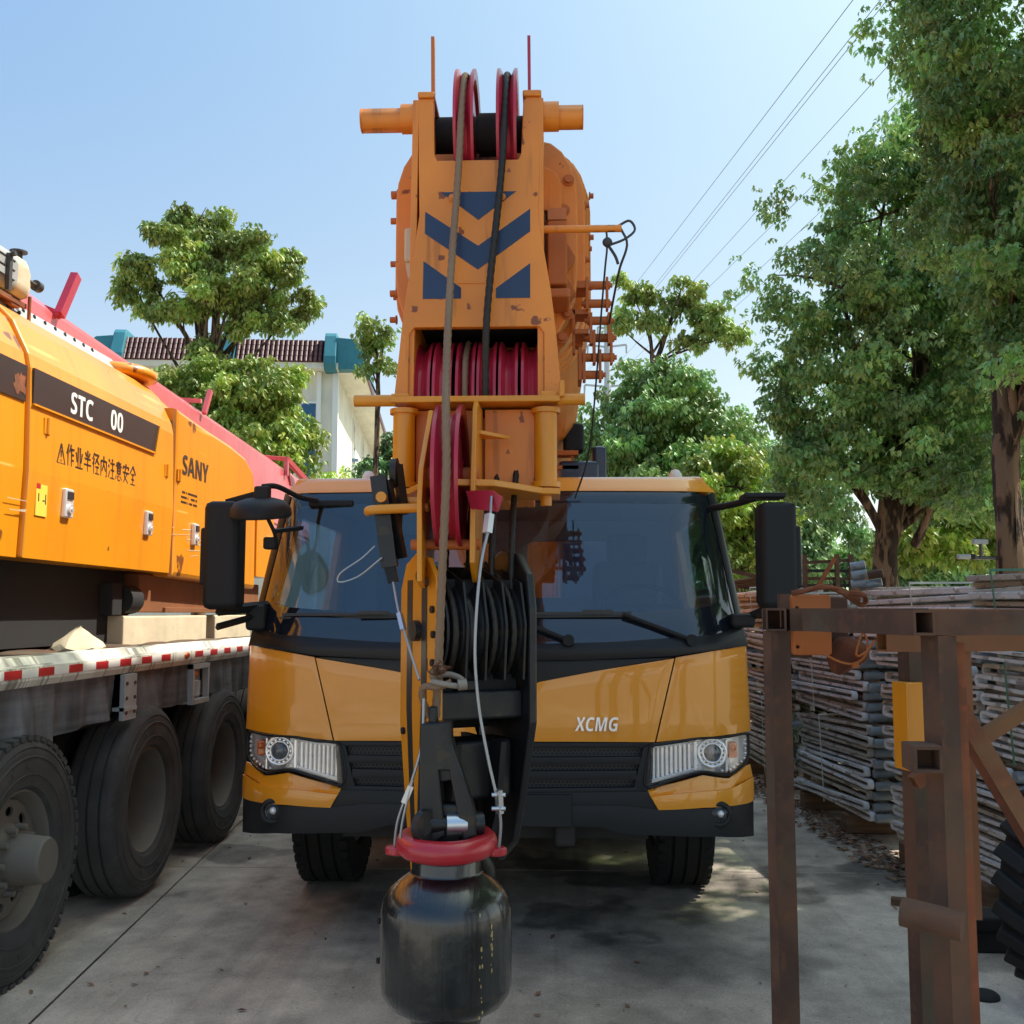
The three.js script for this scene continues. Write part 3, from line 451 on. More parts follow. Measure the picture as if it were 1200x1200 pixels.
  P('hatch_cover', [ext([[-0.02, 3.30], [0.055, 3.30], [0.055, 3.40], [0.045, 3.44], [0.025, 3.47], [-0.02, 3.49]], -4.2, -4.17, 0.004)], M.boomOrange);
  P('pad_slot', box(-0.01, 0.052, 3.272, 3.302, -4.2, -4.18), M.dark);
  P('junction_box', [box(-0.575, -0.51, 3.01, 3.15, -4.1, -3.95, 0.012), ext([[-0.56, 2.945], [-0.52, 2.945], [-0.51, 3.01], [-0.572, 3.01]], -4.08, -3.97)], M.cream);
  // ---- boom head
  const lean = (g) => g.applyMatrix4(new THREE.Matrix4().set(1, 0, 0, 0, 0, 1, 0, 0, 0, -0.085, 1, 0.085 * 2.42, 0, 0, 0, 1));
  const headShape = [[-0.57, 2.40], [-0.556, 2.56], [-0.545, 2.70], [-0.53, 2.83], [-0.508, 2.98], [-0.490, 3.12], [-0.497, 3.33], [-0.503, 3.605], [-0.443, 3.605], [-0.436, 3.37], [-0.425, 3.345], [-0.115, 3.345], [-0.104, 3.37], [-0.095, 3.605], [-0.028, 3.605], [-0.032, 3.33], [-0.040, 3.12], [-0.018, 2.98], [0.006, 2.83], [0.022, 2.70], [0.034, 2.56], [0.048, 2.40], [-0.018, 2.40], [-0.018, 2.65], [-0.035, 2.675], [-0.50, 2.675], [-0.518, 2.65], [-0.518, 2.40]];
  P('head_plate', lean(ext(headShape, -3.735, -3.70, 0.004)), M.boomOrange);
  const cx2 = (px) => -0.262 + (px - 562) * 0.00311, cy2 = (py) => 3.099 - (py - 257) * 0.00326;
  for (const s of [[[515, 222], [607, 222], [561, 257]], [[496, 246], [561, 289], [624, 244], [624, 272], [561, 318], [496, 273]], [[495, 307], [541, 340], [541, 353], [495, 353]], [[624, 311], [624, 353], [583, 353], [583, 341]]]) P('chevron_stripe', lean(ext(s.map(([x, y]) => [cx2(x), cy2(y)]), -3.7, -3.6985)), M.stripeBlue);
  for (const [px, py] of [[529, 230], [590, 230]]) P('bolt', bolt([cx2(px), cy2(py), -3.756], [0, 0, 1], 0.009, 0.012), M.boomOrange);
  P('head_weld', lean(box(-0.34, -0.20, 2.845, 2.850, -3.701, -3.697)), M.boomOrange);
  for (const x of [-0.512, -0.03]) P('head_side_plate', extX([[-3.70, 2.06], [-3.715, 2.42], [-3.80, 3.60], [-4.05, 3.60], [-4.35, 3.30], [-4.35, 2.10]], x - 0.012, x + 0.012, 0.003), M.boomOrange);
  P('head_back_plate', [box(-0.50, -0.04, 2.15, 3.30, -4.36, -4.32), box(-0.50, -0.045, 2.72, 2.75, -4.32, -3.78)], M.dark);
  const sheave = (n, x, y, z, R, w, m = M.redPaint, hub = 0.05) => { const h = w / 2; return P(n, [at3(creased(latheX([[hub, -h * 1.0], [hub + 0.02, -h * 0.8], [R * 0.82, -h * 0.55], [R * 0.86, -h * 0.9], [R, -h], [R, -h * 0.72], [R * 0.88, -h * 0.30], [R * 0.86, 0], [R * 0.88, h * 0.30], [R, h * 0.72], [R, h], [R * 0.86, h * 0.9], [R * 0.82, h * 0.55], [hub + 0.02, h * 0.8], [hub, h]], 48), 35), [x, y, z])], m); };
  for (const x of [-0.325, -0.160]) sheave('sheave', x, 3.535, -4.0, 0.262, 0.078);
  P('sheave_pin', [cyl([-0.50, 3.55, -4.0], [-0.035, 3.55, -4.0], 0.072, 20), cyl([-0.28, 3.55, -4.0], [-0.21, 3.55, -4.0], 0.085, 20)], M.chassis);
  P('sheave_pin', [cyl([-0.47, 2.42, -3.97], [-0.05, 2.42, -3.97], 0.05, 16)], M.chassis);
  for (const x of [-0.478, -0.398, -0.312, -0.233, -0.152, -0.068]) sheave('sheave', x, 2.43, -3.97, 0.245, 0.072);
  for (const [a, b, c] of [[-0.735, -0.575, -0.500], [0.137, 0.042, -0.03]]) P('side_bar', [cyl([a, 3.548, -3.86], [b, 3.548, -3.86], 0.046, 6), cyl([b, 3.553, -3.86], [c, 3.553, -3.86], 0.057, 20), cyl([a, 3.548, -3.86], [a + (b - a) * 0.02, 3.548, -3.86], 0.047, 20)], M.boomOrange);
  P('head_cap', [box(-0.505, -0.44, 3.605, 3.63, -4.0, -3.79, 0.006), box(-0.098, -0.026, 3.605, 3.63, -4.0, -3.79, 0.006)], M.boomOrange);
  P('guard_rod', bar([-0.447, 3.60, -3.82], [-0.450, 3.862, -3.82], 0.013, 0.03), M.rustOrange);
  P('guard_rod', bar([-0.072, 3.60, -3.82], [-0.074, 3.858, -3.82], 0.012, 0.03), M.redPaint);
  P('hinge_arm', [cyl([-0.02, 3.105, -3.88], [0.283, 3.105, -3.88], 0.0145, 14)], M.boomOrange);
  for (const [a, b, y] of [[-0.70, -0.55, 2.378], [0.03, 0.128, 2.378]]) P('pin_bar', cyl([a, y, -3.62], [b, y, -3.62], 0.021, 14), M.brightOrange);
  const apron = (y) => extY([[-0.565, -3.80], [0.038, -3.80], [0.038, -3.60], [-0.02, -3.585], [-0.12, -3.44], [-0.18, -3.36], [-0.34, -3.33], [-0.43, -3.42], [-0.50, -3.585], [-0.565, -3.60]], y, y + 0.022, 0.003);
  P('head_apron', extY([[-0.565, -3.585], [0.038, -3.585], [0.038, -3.67], [-0.05, -3.70], [-0.16, -3.90], [-0.40, -3.90], [-0.50, -3.70], [-0.565, -3.67]], 2.365, 2.387, 0.003), M.brightOrange); P('head_apron', apron(2.035), M.brightOrange);
  P('head_front', [box(-0.49, -0.235, 2.06, 2.36, -3.735, -3.715, 0.003), box(-0.234, -0.052, 2.06, 2.355, -3.70, -3.68, 0.003)], M.boomOrange);
  P('head_apron_boss', [box(-0.565, -0.50, 2.388, 2.40, -3.72, -3.60, 0.004), box(-0.03, 0.03, 2.388, 2.405, -3.70, -3.60, 0.004), box(0.035, 0.055, 2.38, 2.44, -3.66, -3.58, 0.006)], M.brightOrange);
  for (const x of [-0.525, -0.012]) P('guide_roller', [cyl([x, 2.075, -3.66], [x, 2.345, -3.66], 0.040, 24), cyl([x, 2.065, -3.66], [x, 2.085, -3.66], 0.052, 24), cyl([x, 2.335, -3.66], [x, 2.352, -3.66], 0.052, 24), cyl([x, 2.0, -3.66], [x, 2.07, -3.66], 0.02, 12)], M.brightOrange);
  P('head_box', [box(-0.46, -0.155, 2.05, 2.37, -4.3, -3.84, 0.006), box(-0.16, -0.06, 2.06, 2.34, -4.3, -3.80, 0.006), box(-0.47, -0.42, 2.06, 2.34, -3.86, -3.74, 0.006)], M.boomOrange);
  P('bracket_rib', extY([[-0.265, -3.5], [-0.235, -3.5], [-0.14, -3.62], [-0.265, -3.62]], 2.235, 2.247), M.brightOrange);
  // nose sheave between two cheek plates
  sheave('nose_sheave', -0.332, 2.075, -3.44, 0.245, 0.088);
  P('cheek_plate', extX([[-3.80, 2.36], [-3.56, 2.33], [-3.30, 2.09], [-3.26, 1.98], [-3.28, 1.72], [-3.36, 1.70], [-3.60, 1.78], [-3.80, 2.04]], -0.425, -0.408, 0.003), M.brightOrange);
  P('cheek_plate', extX([[-3.80, 2.36], [-3.46, 2.34], [-3.40, 2.30], [-3.32, 2.05], [-3.30, 1.78], [-3.42, 1.72], [-3.60, 1.78], [-3.80, 2.04]], -0.258, -0.242, 0.003), M.brightOrange);
  P('nose_pin', [cyl([-0.44, 2.075, -3.44], [-0.235, 2.075, -3.44], 0.035, 16), cyl([-0.46, 1.845, -3.40], [-0.23, 1.845, -3.40], 0.018, 12)], M.rustOrange);
  P('red_bracket', extX([[-3.32, 1.955], [-3.22, 1.94], [-3.20, 1.985], [-3.24, 2.01], [-3.34, 2.015]], -0.24, -0.231).applyMatrix4(new THREE.Matrix4().makeTranslation(0.235, 0, 3.3)).rotateY(1.05).translate(-0.235, 0, -3.3), M.redPaint);
  P('guide_arm', [tube([[-0.605, 1.955, -3.40], [-0.59, 1.957, -3.36], [-0.40, 1.965, -3.36]], 0.016, 10), tube([[-0.555, 2.0, -3.46], [-0.40, 1.995, -3.46]], 0.015, 10), cyl([-0.555, 2.0, -3.46], [-0.555, 2.0, -3.35], 0.018, 10)], M.brightOrange);
  // anti collision switch hanging at the left
  const sw = P('limit_switch', [bar([-0.572, 2.075, -3.40], [-0.530, 1.77, -3.40], 0.052, 0.045), bar([-0.552, 2.06, -3.40], [-0.502, 1.80, -3.43], 0.02, 0.05)], M.blackSteel);
  part(sw, 'tip', [bar([-0.530, 1.77, -3.40], [-0.518, 1.72, -3.40], 0.034, 0.034)], M.blackPlastic);
  part(sw, 'rope_guide', [cyl([-0.535, 2.09, -3.44], [-0.515, 2.09, -3.44], 0.05, 16), tube([[-0.52, 2.14, -3.44], [-0.50, 2.06, -3.44], [-0.505, 1.9, -3.44]], 0.008, 6), bar([-0.515, 2.12, -3.44], [-0.49, 1.95, -3.43], 0.022, 0.03)], M.ropeDark);
  P('signal_cable', tube([[-0.58, 1.84, -3.39], [-0.62, 1.80, -3.38], [-0.695, 1.745, -3.38], [-0.70, 1.722, -3.38], [-0.64, 1.735, -3.38], [-0.55, 1.80, -3.36]], 0.0032, 6), M.cable);
  // wires and roller guides on the right of the boom
  P('hanging_wire', [tube([[0.27, 3.115, -3.88], [0.315, 3.135, -3.88], [0.335, 3.10, -3.88], [0.30, 3.065, -3.88], [0.225, 3.035, -3.88]], 0.005, 6), tube([[0.28, 3.105, -3.88], [0.305, 3.05, -3.89], [0.28, 2.97, -3.95], [0.265, 2.9, -4.1], [0.255, 2.84, -4.28]], 0.005, 6), tube([[0.225, 3.09, -3.88], [0.228, 3.04, -3.88], [0.222, 2.98, -3.9], [0.215, 2.85, -4.1], [0.20, 2.6, -4.3], [0.18, 2.35, -4.6], [0.13, 2.2, -5.2]], 0.0045, 6), ball([0.228, 3.05, -3.88], 0.02, 8), tube([[0.23, 3.04, -3.88], [0.26, 3.0, -3.9], [0.27, 2.97, -3.9]], 0.006, 6)], M.wire);
  for (const [x0, x1, y0, y1] of [[0.150, 0.262, 3.015, 2.935], [0.165, 0.268, 2.86, 2.785], [0.178, 0.278, 2.785, 2.70], [0.135, 0.230, 2.70, 2.625]]) P('roller_guide', [cyl([x0, y0, -4.3], [x1, y0, -4.3], 0.019, 12), cyl([x0, y1, -4.3], [x1, y1, -4.3], 0.019, 12), box(x0 + 0.008, x0 + 0.02, y1 - 0.03, y0 + 0.03, -4.325, -4.275), box(x1 - 0.018, x1 - 0.008, y1 - 0.03, y0 + 0.03, -4.325, -4.275), cyl([x0 - 0.012, y0, -4.3], [x1 + 0.01, y0, -4.3], 0.011, 8), cyl([x0 - 0.012, y1, -4.3], [x1 + 0.01, y1, -4.3], 0.011, 8)], M.rustOrange);
  P('roller_mount', [box(0.09, 0.16, 3.0, 3.03, -4.42, -4.28), box(0.10, 0.17, 2.89, 2.91, -4.42, -4.3), box(0.11, 0.17, 2.80, 2.82, -4.42, -4.28), box(0.10, 0.112, 2.72, 3.03, -4.34, -4.3), box(0.125, 0.14, 2.60, 2.74, -4.42, -4.28)], M.rustOrange);
  // ropes
  P('hoist_rope', [rope([[-0.325, 3.50, -4.22], [-0.325, 3.66, -4.18], [-0.325, 3.765, -4.03], [-0.326, 3.72, -3.85], [-0.330, 3.60, -3.775], [-0.336, 3.3, -3.71], [-0.352, 2.85, -3.60], [-0.346, 2.45, -3.40], [-0.330, 2.24, -3.235], [-0.323, 2.08, -3.192], [-0.328, 1.90, -3.185], [-0.337, 1.68, -3.19], [-0.345, 1.45, -3.20], [-0.352, 1.30, -3.20]], 0.0145)], M.ropeBrown, 'brown rusty hoist rope');
  P('hoist_rope', [rope([[-0.160, 3.50, -4.22], [-0.160, 3.66, -4.18], [-0.160, 3.765, -4.03], [-0.161, 3.72, -3.85], [-0.163, 3.60, -3.775], [-0.175, 3.3, -3.735], [-0.226, 2.7, -3.665], [-0.233, 2.5, -3.69], [-0.233, 2.35, -3.72], [-0.233, 2.2, -3.78]], 0.0145)], M.ropeDark, 'dark greased hoist rope');
  P('hoist_rope', [rope([[-0.312, 2.66, -3.90], [-0.312, 2.55, -3.76], [-0.312, 2.40, -3.735], [-0.312, 2.2, -3.74]], 0.012)], M.ropeBrown, 'brown rope end in the row of red sheaves');
  for (const [x, z] of [[-0.36, -3.60], [-0.28, -3.60], [-0.20, -3.58], [-0.13, -3.56]]) P('hoist_rope', rope([[x + 0.02, 2.3, -3.80], [x, 1.9, z], [x, 1.55, z + 0.08]], 0.012), M.ropeDark, 'dark rope falling to the hook block');
}

// ---------------------------------------------------------------- hook block
{
  const K = thing('hook_block', 'black hook block with an orange striped side plate hanging before the cab', 'hook block', [-0.292, 0.80, -3.52]);
  K.rotation.y = 29 * RAD;
  const b = K.position, P = (n, g, m, l) => { const list = [g].flat(9).map((q) => q.translate(b.x, b.y, b.z)); return part(K, n, list, m, l); };
  // local: x across the plates, y up from the base, z along the plates
  const plate = [[-0.165, 0.90], [-0.12, 0.985], [-0.03, 1.02], [0.08, 1.0], [0.150, 0.93], [0.170, 0.82], [0.170, 0.45], [0.10, 0.20], [0.05, 0.05], [-0.05, -0.03], [-0.10, 0.15], [-0.165, 0.45]];
  const pl = P('side_plate', extX(plate, -0.168, -0.150, 0.004), M.brightOrange, 'orange side plate with black stripes');
  const sub = (n, g, m) => part(pl, n, [g].flat(9).map((q) => q.translate(b.x, b.y, b.z)), m);
  for (const o of [-0.075, 0.055]) sub('stripe', extX([[o - 0.022, 0.93], [o + 0.022, 0.93], [o + 0.022, 0.5], [o * 0.4 + 0.016, 0.12], [o * 0.4 - 0.016, 0.12], [o - 0.022, 0.5]], -0.1705, -0.1675), M.bandBlack);
  for (const [z, y] of [[0.13, 0.83], [0.14, 0.75], [0.135, 0.66], [-0.12, 0.42]]) sub('bolt', cyl([-0.178, y, z], [-0.165, y, z], 0.012, 8), M.blackPlastic);
  for (const x of [-0.07, 0, 0.07, 0.14]) P('divider_plate', extX([[-0.16, 0.60], [0.17, 0.60], [0.185, 0.78], [0.15, 0.92], [0.0, 0.97], [-0.14, 0.9]], x - 0.004, x + 0.004), M.blackSteel);
  sub('shackle', [at3(new THREE.TorusGeometry(0.025, 0.009, 8, 16), [-0.17, 0.94, 0.06]), cyl([-0.19, 0.92, 0.08], [-0.15, 0.92, 0.08], 0.013, 8)], M.rust);
  sub('red_tag', extX([[0.01, 0.10], [0.03, 0.17], [0.05, 0.16], [0.06, 0.05], [0.03, 0.03]], -0.174, -0.168), M.ringRed);
  P('side_plate', extX(plate.map(([z, y]) => [z * 1.08, y * 1.02]), 0.155, 0.185, 0.008), M.blackSteel, 'black side plate');
  P('guard_plate', [extX([[-0.16, 0.40], [0.165, 0.40], [0.12, 0.16], [0.05, 0.02], [-0.05, 0.02]], -0.10, -0.08), extX([[-0.16, 0.40], [0.165, 0.40], [0.12, 0.16], [0.05, 0.02], [-0.05, 0.02]], 0.06, 0.08)], M.blackSteel);
  for (const x of [-0.105, -0.035, 0.035, 0.105]) P('sheave', at3(creased(latheX([[0.04, -0.03], [0.13, -0.016], [0.155, -0.030], [0.172, -0.032], [0.172, -0.024], [0.150, -0.008], [0.150, 0.008], [0.172, 0.024], [0.172, 0.032], [0.155, 0.030], [0.13, 0.016], [0.04, 0.03]], 44), 35), [x, 0.76, 0.0]), M.blackSteel);
  P('sheave_pin', cyl([-0.19, 0.76, 0], [0.205, 0.76, 0], 0.035, 16), M.blackSteel);
  P('rear_guard', [box(-0.148, 0.152, 0.42, 0.98, -0.16, -0.10, 0.01), box(-0.148, 0.152, 0.50, 0.93, -0.10, 0.09)], M.dark);
  P('tie_bar', [box(-0.155, 0.16, 0.47, 0.565, 0.03, 0.13, 0.012), box(-0.08, 0.0, 0.565, 0.60, 0.05, 0.12, 0.006)], M.blackSteel);
  P('trunnion', [box(-0.15, 0.155, 0.20, 0.40, -0.07, 0.07, 0.02)], M.blackSteel);
  P('hook', [cyl([0, 0.05, 0], [0, 0.22, 0], 0.05, 16), at3(new THREE.TorusGeometry(0.085, 0.032, 12, 28, Math.PI * 1.5).rotateZ(-Math.PI), [0.0, -0.06, 0])], M.blackSteel);
  for (const x of [-0.105, 0.035, 0.105]) P('reeved_rope', rope([[x, 0.99, -0.06], [x, 0.93, 0.06], [x, 0.86, 0.135], [x, 0.76, 0.168], [x, 0.66, 0.14], [x, 0.58, 0.06]], 0.012), M.ropeDark);
}
// ---------------------------------------------------------------- overhaul ball with its wedge socket
{
  const bx = -0.316, bz = -3.2;
  const O = thing('overhaul_ball', 'scuffed black bulging headache ball hanging from the front rope', 'headache ball', [bx, 0.33, bz]);
  const P = (n, g, m, l) => part(O, n, g, m, l);
  P('ball_body', at3(creased(lathe([[0, 0.885], [0.098, 0.885], [0.105, 0.875], [0.105, 0.845], [0.112, 0.838], [0.140, 0.818], [0.168, 0.795], [0.188, 0.768], [0.196, 0.735], [0.199, 0.69], [0.199, 0.60], [0.198, 0.52], [0.192, 0.494], [0.172, 0.465], [0.145, 0.448], [0.118, 0.436], [0.110, 0.430], [0.109, 0.415], [0.104, 0.395], [0.092, 0.38], [0.088, 0.33], [0, 0.33]], 72), 50), [bx, 0, bz]), M.ball);
  P('bolt_hole', [[0.70], [0.585]].map(([y]) => cyl([bx - 0.196, y, bz + 0.025], [bx - 0.203, y, bz + 0.03], 0.009, 10)), M.dark);
  const fl = []; for (let i = 0; i < 26; i++) { const a = rr(0.1, 1.25), y = i < 13 ? rr(0.47, 0.78) : rr(0.58, 0.72), r = y > 0.72 ? 0.1925 : 0.1985, q = i < 13 ? 0.62 + rr(-0.03, 0.03) : 0.82 + rr(-0.015, 0.015); void a; const g = new THREE.CircleGeometry(rr(0.0015, 0.0045), 6).scale(0.8, rr(0.8, 2.4), 1); g.translate(0, 0, r + 0.0006); g.rotateY(q); fl.push(at3(g, [bx, y, bz])); }
  P('paint_chip', fl, M.chip).userData.kind = 'stuff';
  P('hook_shank', [cyl([bx, 0.20, bz], [bx, 0.33, bz], 0.04, 16), at3(new THREE.TorusGeometry(0.075, 0.028, 12, 28, Math.PI * 1.5).rotateZ(-Math.PI), [bx, 0.12, bz])], M.blackSteel);
  P('swivel_lug', [box(bx - 0.048, bx + 0.048, 0.86, 1.045, bz - 0.03, bz + 0.028, 0.012)], M.blackSteel);
  // wedge socket: two cheeks with a slot between them
  const s = (dx) => [[-0.392 + dx, 1.285], [-0.30 + dx, 1.292], [-0.298 + dx, 1.225], [-0.262 + dx, 1.13], [-0.222 + dx, 1.00], [-0.222 + dx, 0.955], [-0.262 + dx, 0.94], [-0.272 + dx, 0.99], [-0.305 + dx, 1.145], [-0.335 + dx, 1.145], [-0.322 + dx, 1.02], [-0.316 + dx, 0.955], [-0.36 + dx, 0.925], [-0.392 + dx, 0.95], [-0.396 + dx, 1.16]];
  P('wedge_socket', [ext(s(0), bz - 0.02, bz + 0.055, 0.006), ext([[-0.392, 1.24], [-0.30, 1.24], [-0.27, 1.12], [-0.38, 1.10]], bz - 0.045, bz + 0.03, 0.004)], M.blackSteel);
  P('wedge', [box(-0.372, -0.345, 1.28, 1.335, bz - 0.02, bz + 0.03, 0.008)], M.blackSteel);
  P('wedge_pin', [cyl([-0.40, 0.985, bz + 0.05], [-0.215, 0.985, bz + 0.01], 0.026, 18), cyl([-0.385, 0.985, bz + 0.055], [-0.365, 0.985, bz + 0.07], 0.048, 22), cyl([-0.386, 0.985, bz + 0.066], [-0.375, 0.985, bz + 0.084], 0.026, 8), cyl([-0.235, 0.985, bz + 0.02], [-0.205, 0.985, bz + 0.012], 0.034, 18)], M.blackSteel);
  P('spacer', cyl([-0.315, 0.985, bz + 0.035], [-0.255, 0.985, bz + 0.022], 0.036, 18), M.alu);
  P('rope_tail', [rope([[-0.37, 1.30, bz], [-0.392, 1.36, bz + 0.02], [-0.385, 1.395, bz + 0.04], [-0.34, 1.395, bz + 0.05], [-0.30, 1.41, bz + 0.045]], 0.0115), rope([[-0.34, 1.395, bz + 0.03], [-0.36, 1.43, bz + 0.035], [-0.345, 1.46, bz + 0.02], [-0.325, 1.44, bz + 0.03]], 0.010)], M.ropeBrown);
  P('rope_clip', [tube([[-0.36, 1.412, bz + 0.05], [-0.32, 1.405, bz + 0.066], [-0.275, 1.40, bz + 0.06], [-0.268, 1.415, bz + 0.03], [-0.31, 1.43, bz + 0.0], [-0.35, 1.428, bz + 0.01]], 0.009, 8), cyl([-0.278, 1.402, bz + 0.065], [-0.252, 1.405, bz + 0.06], 0.017, 8)], M.oldClip);
  P('frayed_strands', Array.from({ length: 9 }, () => tube([[-0.34 + rr(-0.01, 0.01), 1.43, bz + 0.035], [-0.34 + rr(-0.03, 0.03), 1.445 + rr(-0.01, 0.02), bz + 0.05 + rr(0, 0.01)], [-0.335 + rr(-0.05, 0.05), 1.44 + rr(-0.02, 0.05), bz + 0.05]], 0.0016, 5)), M.fibre);
}
// ---------------------------------------------------------------- red ring weight on two cables
{
  const bx = -0.316, bz = -3.2, R = thing('ring_weight', 'red iron ring on two thin cables resting on the black ball', 'ring weight', [bx, 0.875, bz]);
  const P = (n, g, m, l) => part(R, n, g, m, l);
  P('ring', [at3(new THREE.TorusGeometry(0.122, 0.033, 18, 60).rotateX(Math.PI / 2 + 0.05).scale(1, 1.05, 1), [bx, 0.925, bz])], M.ringRed);
  for (const s of [-1, 1]) P('ear', extY(Array.from({ length: 20 }, (_, i) => { const a = i / 20 * 2 * Math.PI; return [bx + s * 0.150 + 0.034 * Math.cos(a), bz + 0.02 + 0.030 * Math.sin(a)]; }), 0.893, 0.917, 0.006), M.ringRed);
  const l = P('steel_cable', [tube([[-0.516, 1.72, -3.38], [-0.49, 1.62, -3.34], [-0.44, 1.50, -3.25], [-0.40, 1.415, -3.17]], 0.0042, 6), tube([[-0.385, 1.36, -3.16], [-0.39, 1.22, -3.155], [-0.415, 1.125, -3.155], [-0.435, 1.07, -3.155], [-0.462, 0.99, -3.165], [-0.474, 0.90, -3.178]], 0.0045, 6), tube([[-0.415, 1.12, -3.15], [-0.43, 1.06, -3.148], [-0.447, 0.98, -3.15], [-0.455, 0.905, -3.158]], 0.0045, 6)], M.cable);
  part(l, 'clamp', bar([-0.42, 1.10, -3.152], [-0.441, 1.05, -3.152], 0.018, 0.014), M.alu); part(l, 'clamp', bar([-0.487, 1.618, -3.335], [-0.47, 1.565, -3.31], 0.02, 0.014), M.alu);
  const r = P('steel_cable', tube([[-0.185, 1.99, -3.26], [-0.19, 1.90, -3.23], [-0.212, 1.78, -3.19], [-0.225, 1.62, -3.16], [-0.228, 1.48, -3.15], [-0.215, 1.33, -3.15], [-0.185, 1.17, -3.15], [-0.160, 1.06, -3.155], [-0.150, 0.99, -3.165], [-0.158, 0.90, -3.178]], 0.0048, 6), M.cable);
  part(r, 'clamp', [bar([-0.156, 1.09, -3.15], [-0.152, 1.02, -3.158], 0.02, 0.016), ...[1.075, 1.035].map((y) => cyl([-0.176, y, -3.152], [-0.135, y, -3.152], 0.007, 6))], M.alu);
  part(r, 'turnbuckle', [bar([-0.190, 1.93, -3.235], [-0.196, 1.87, -3.222], 0.026, 0.02)], M.satin);
}

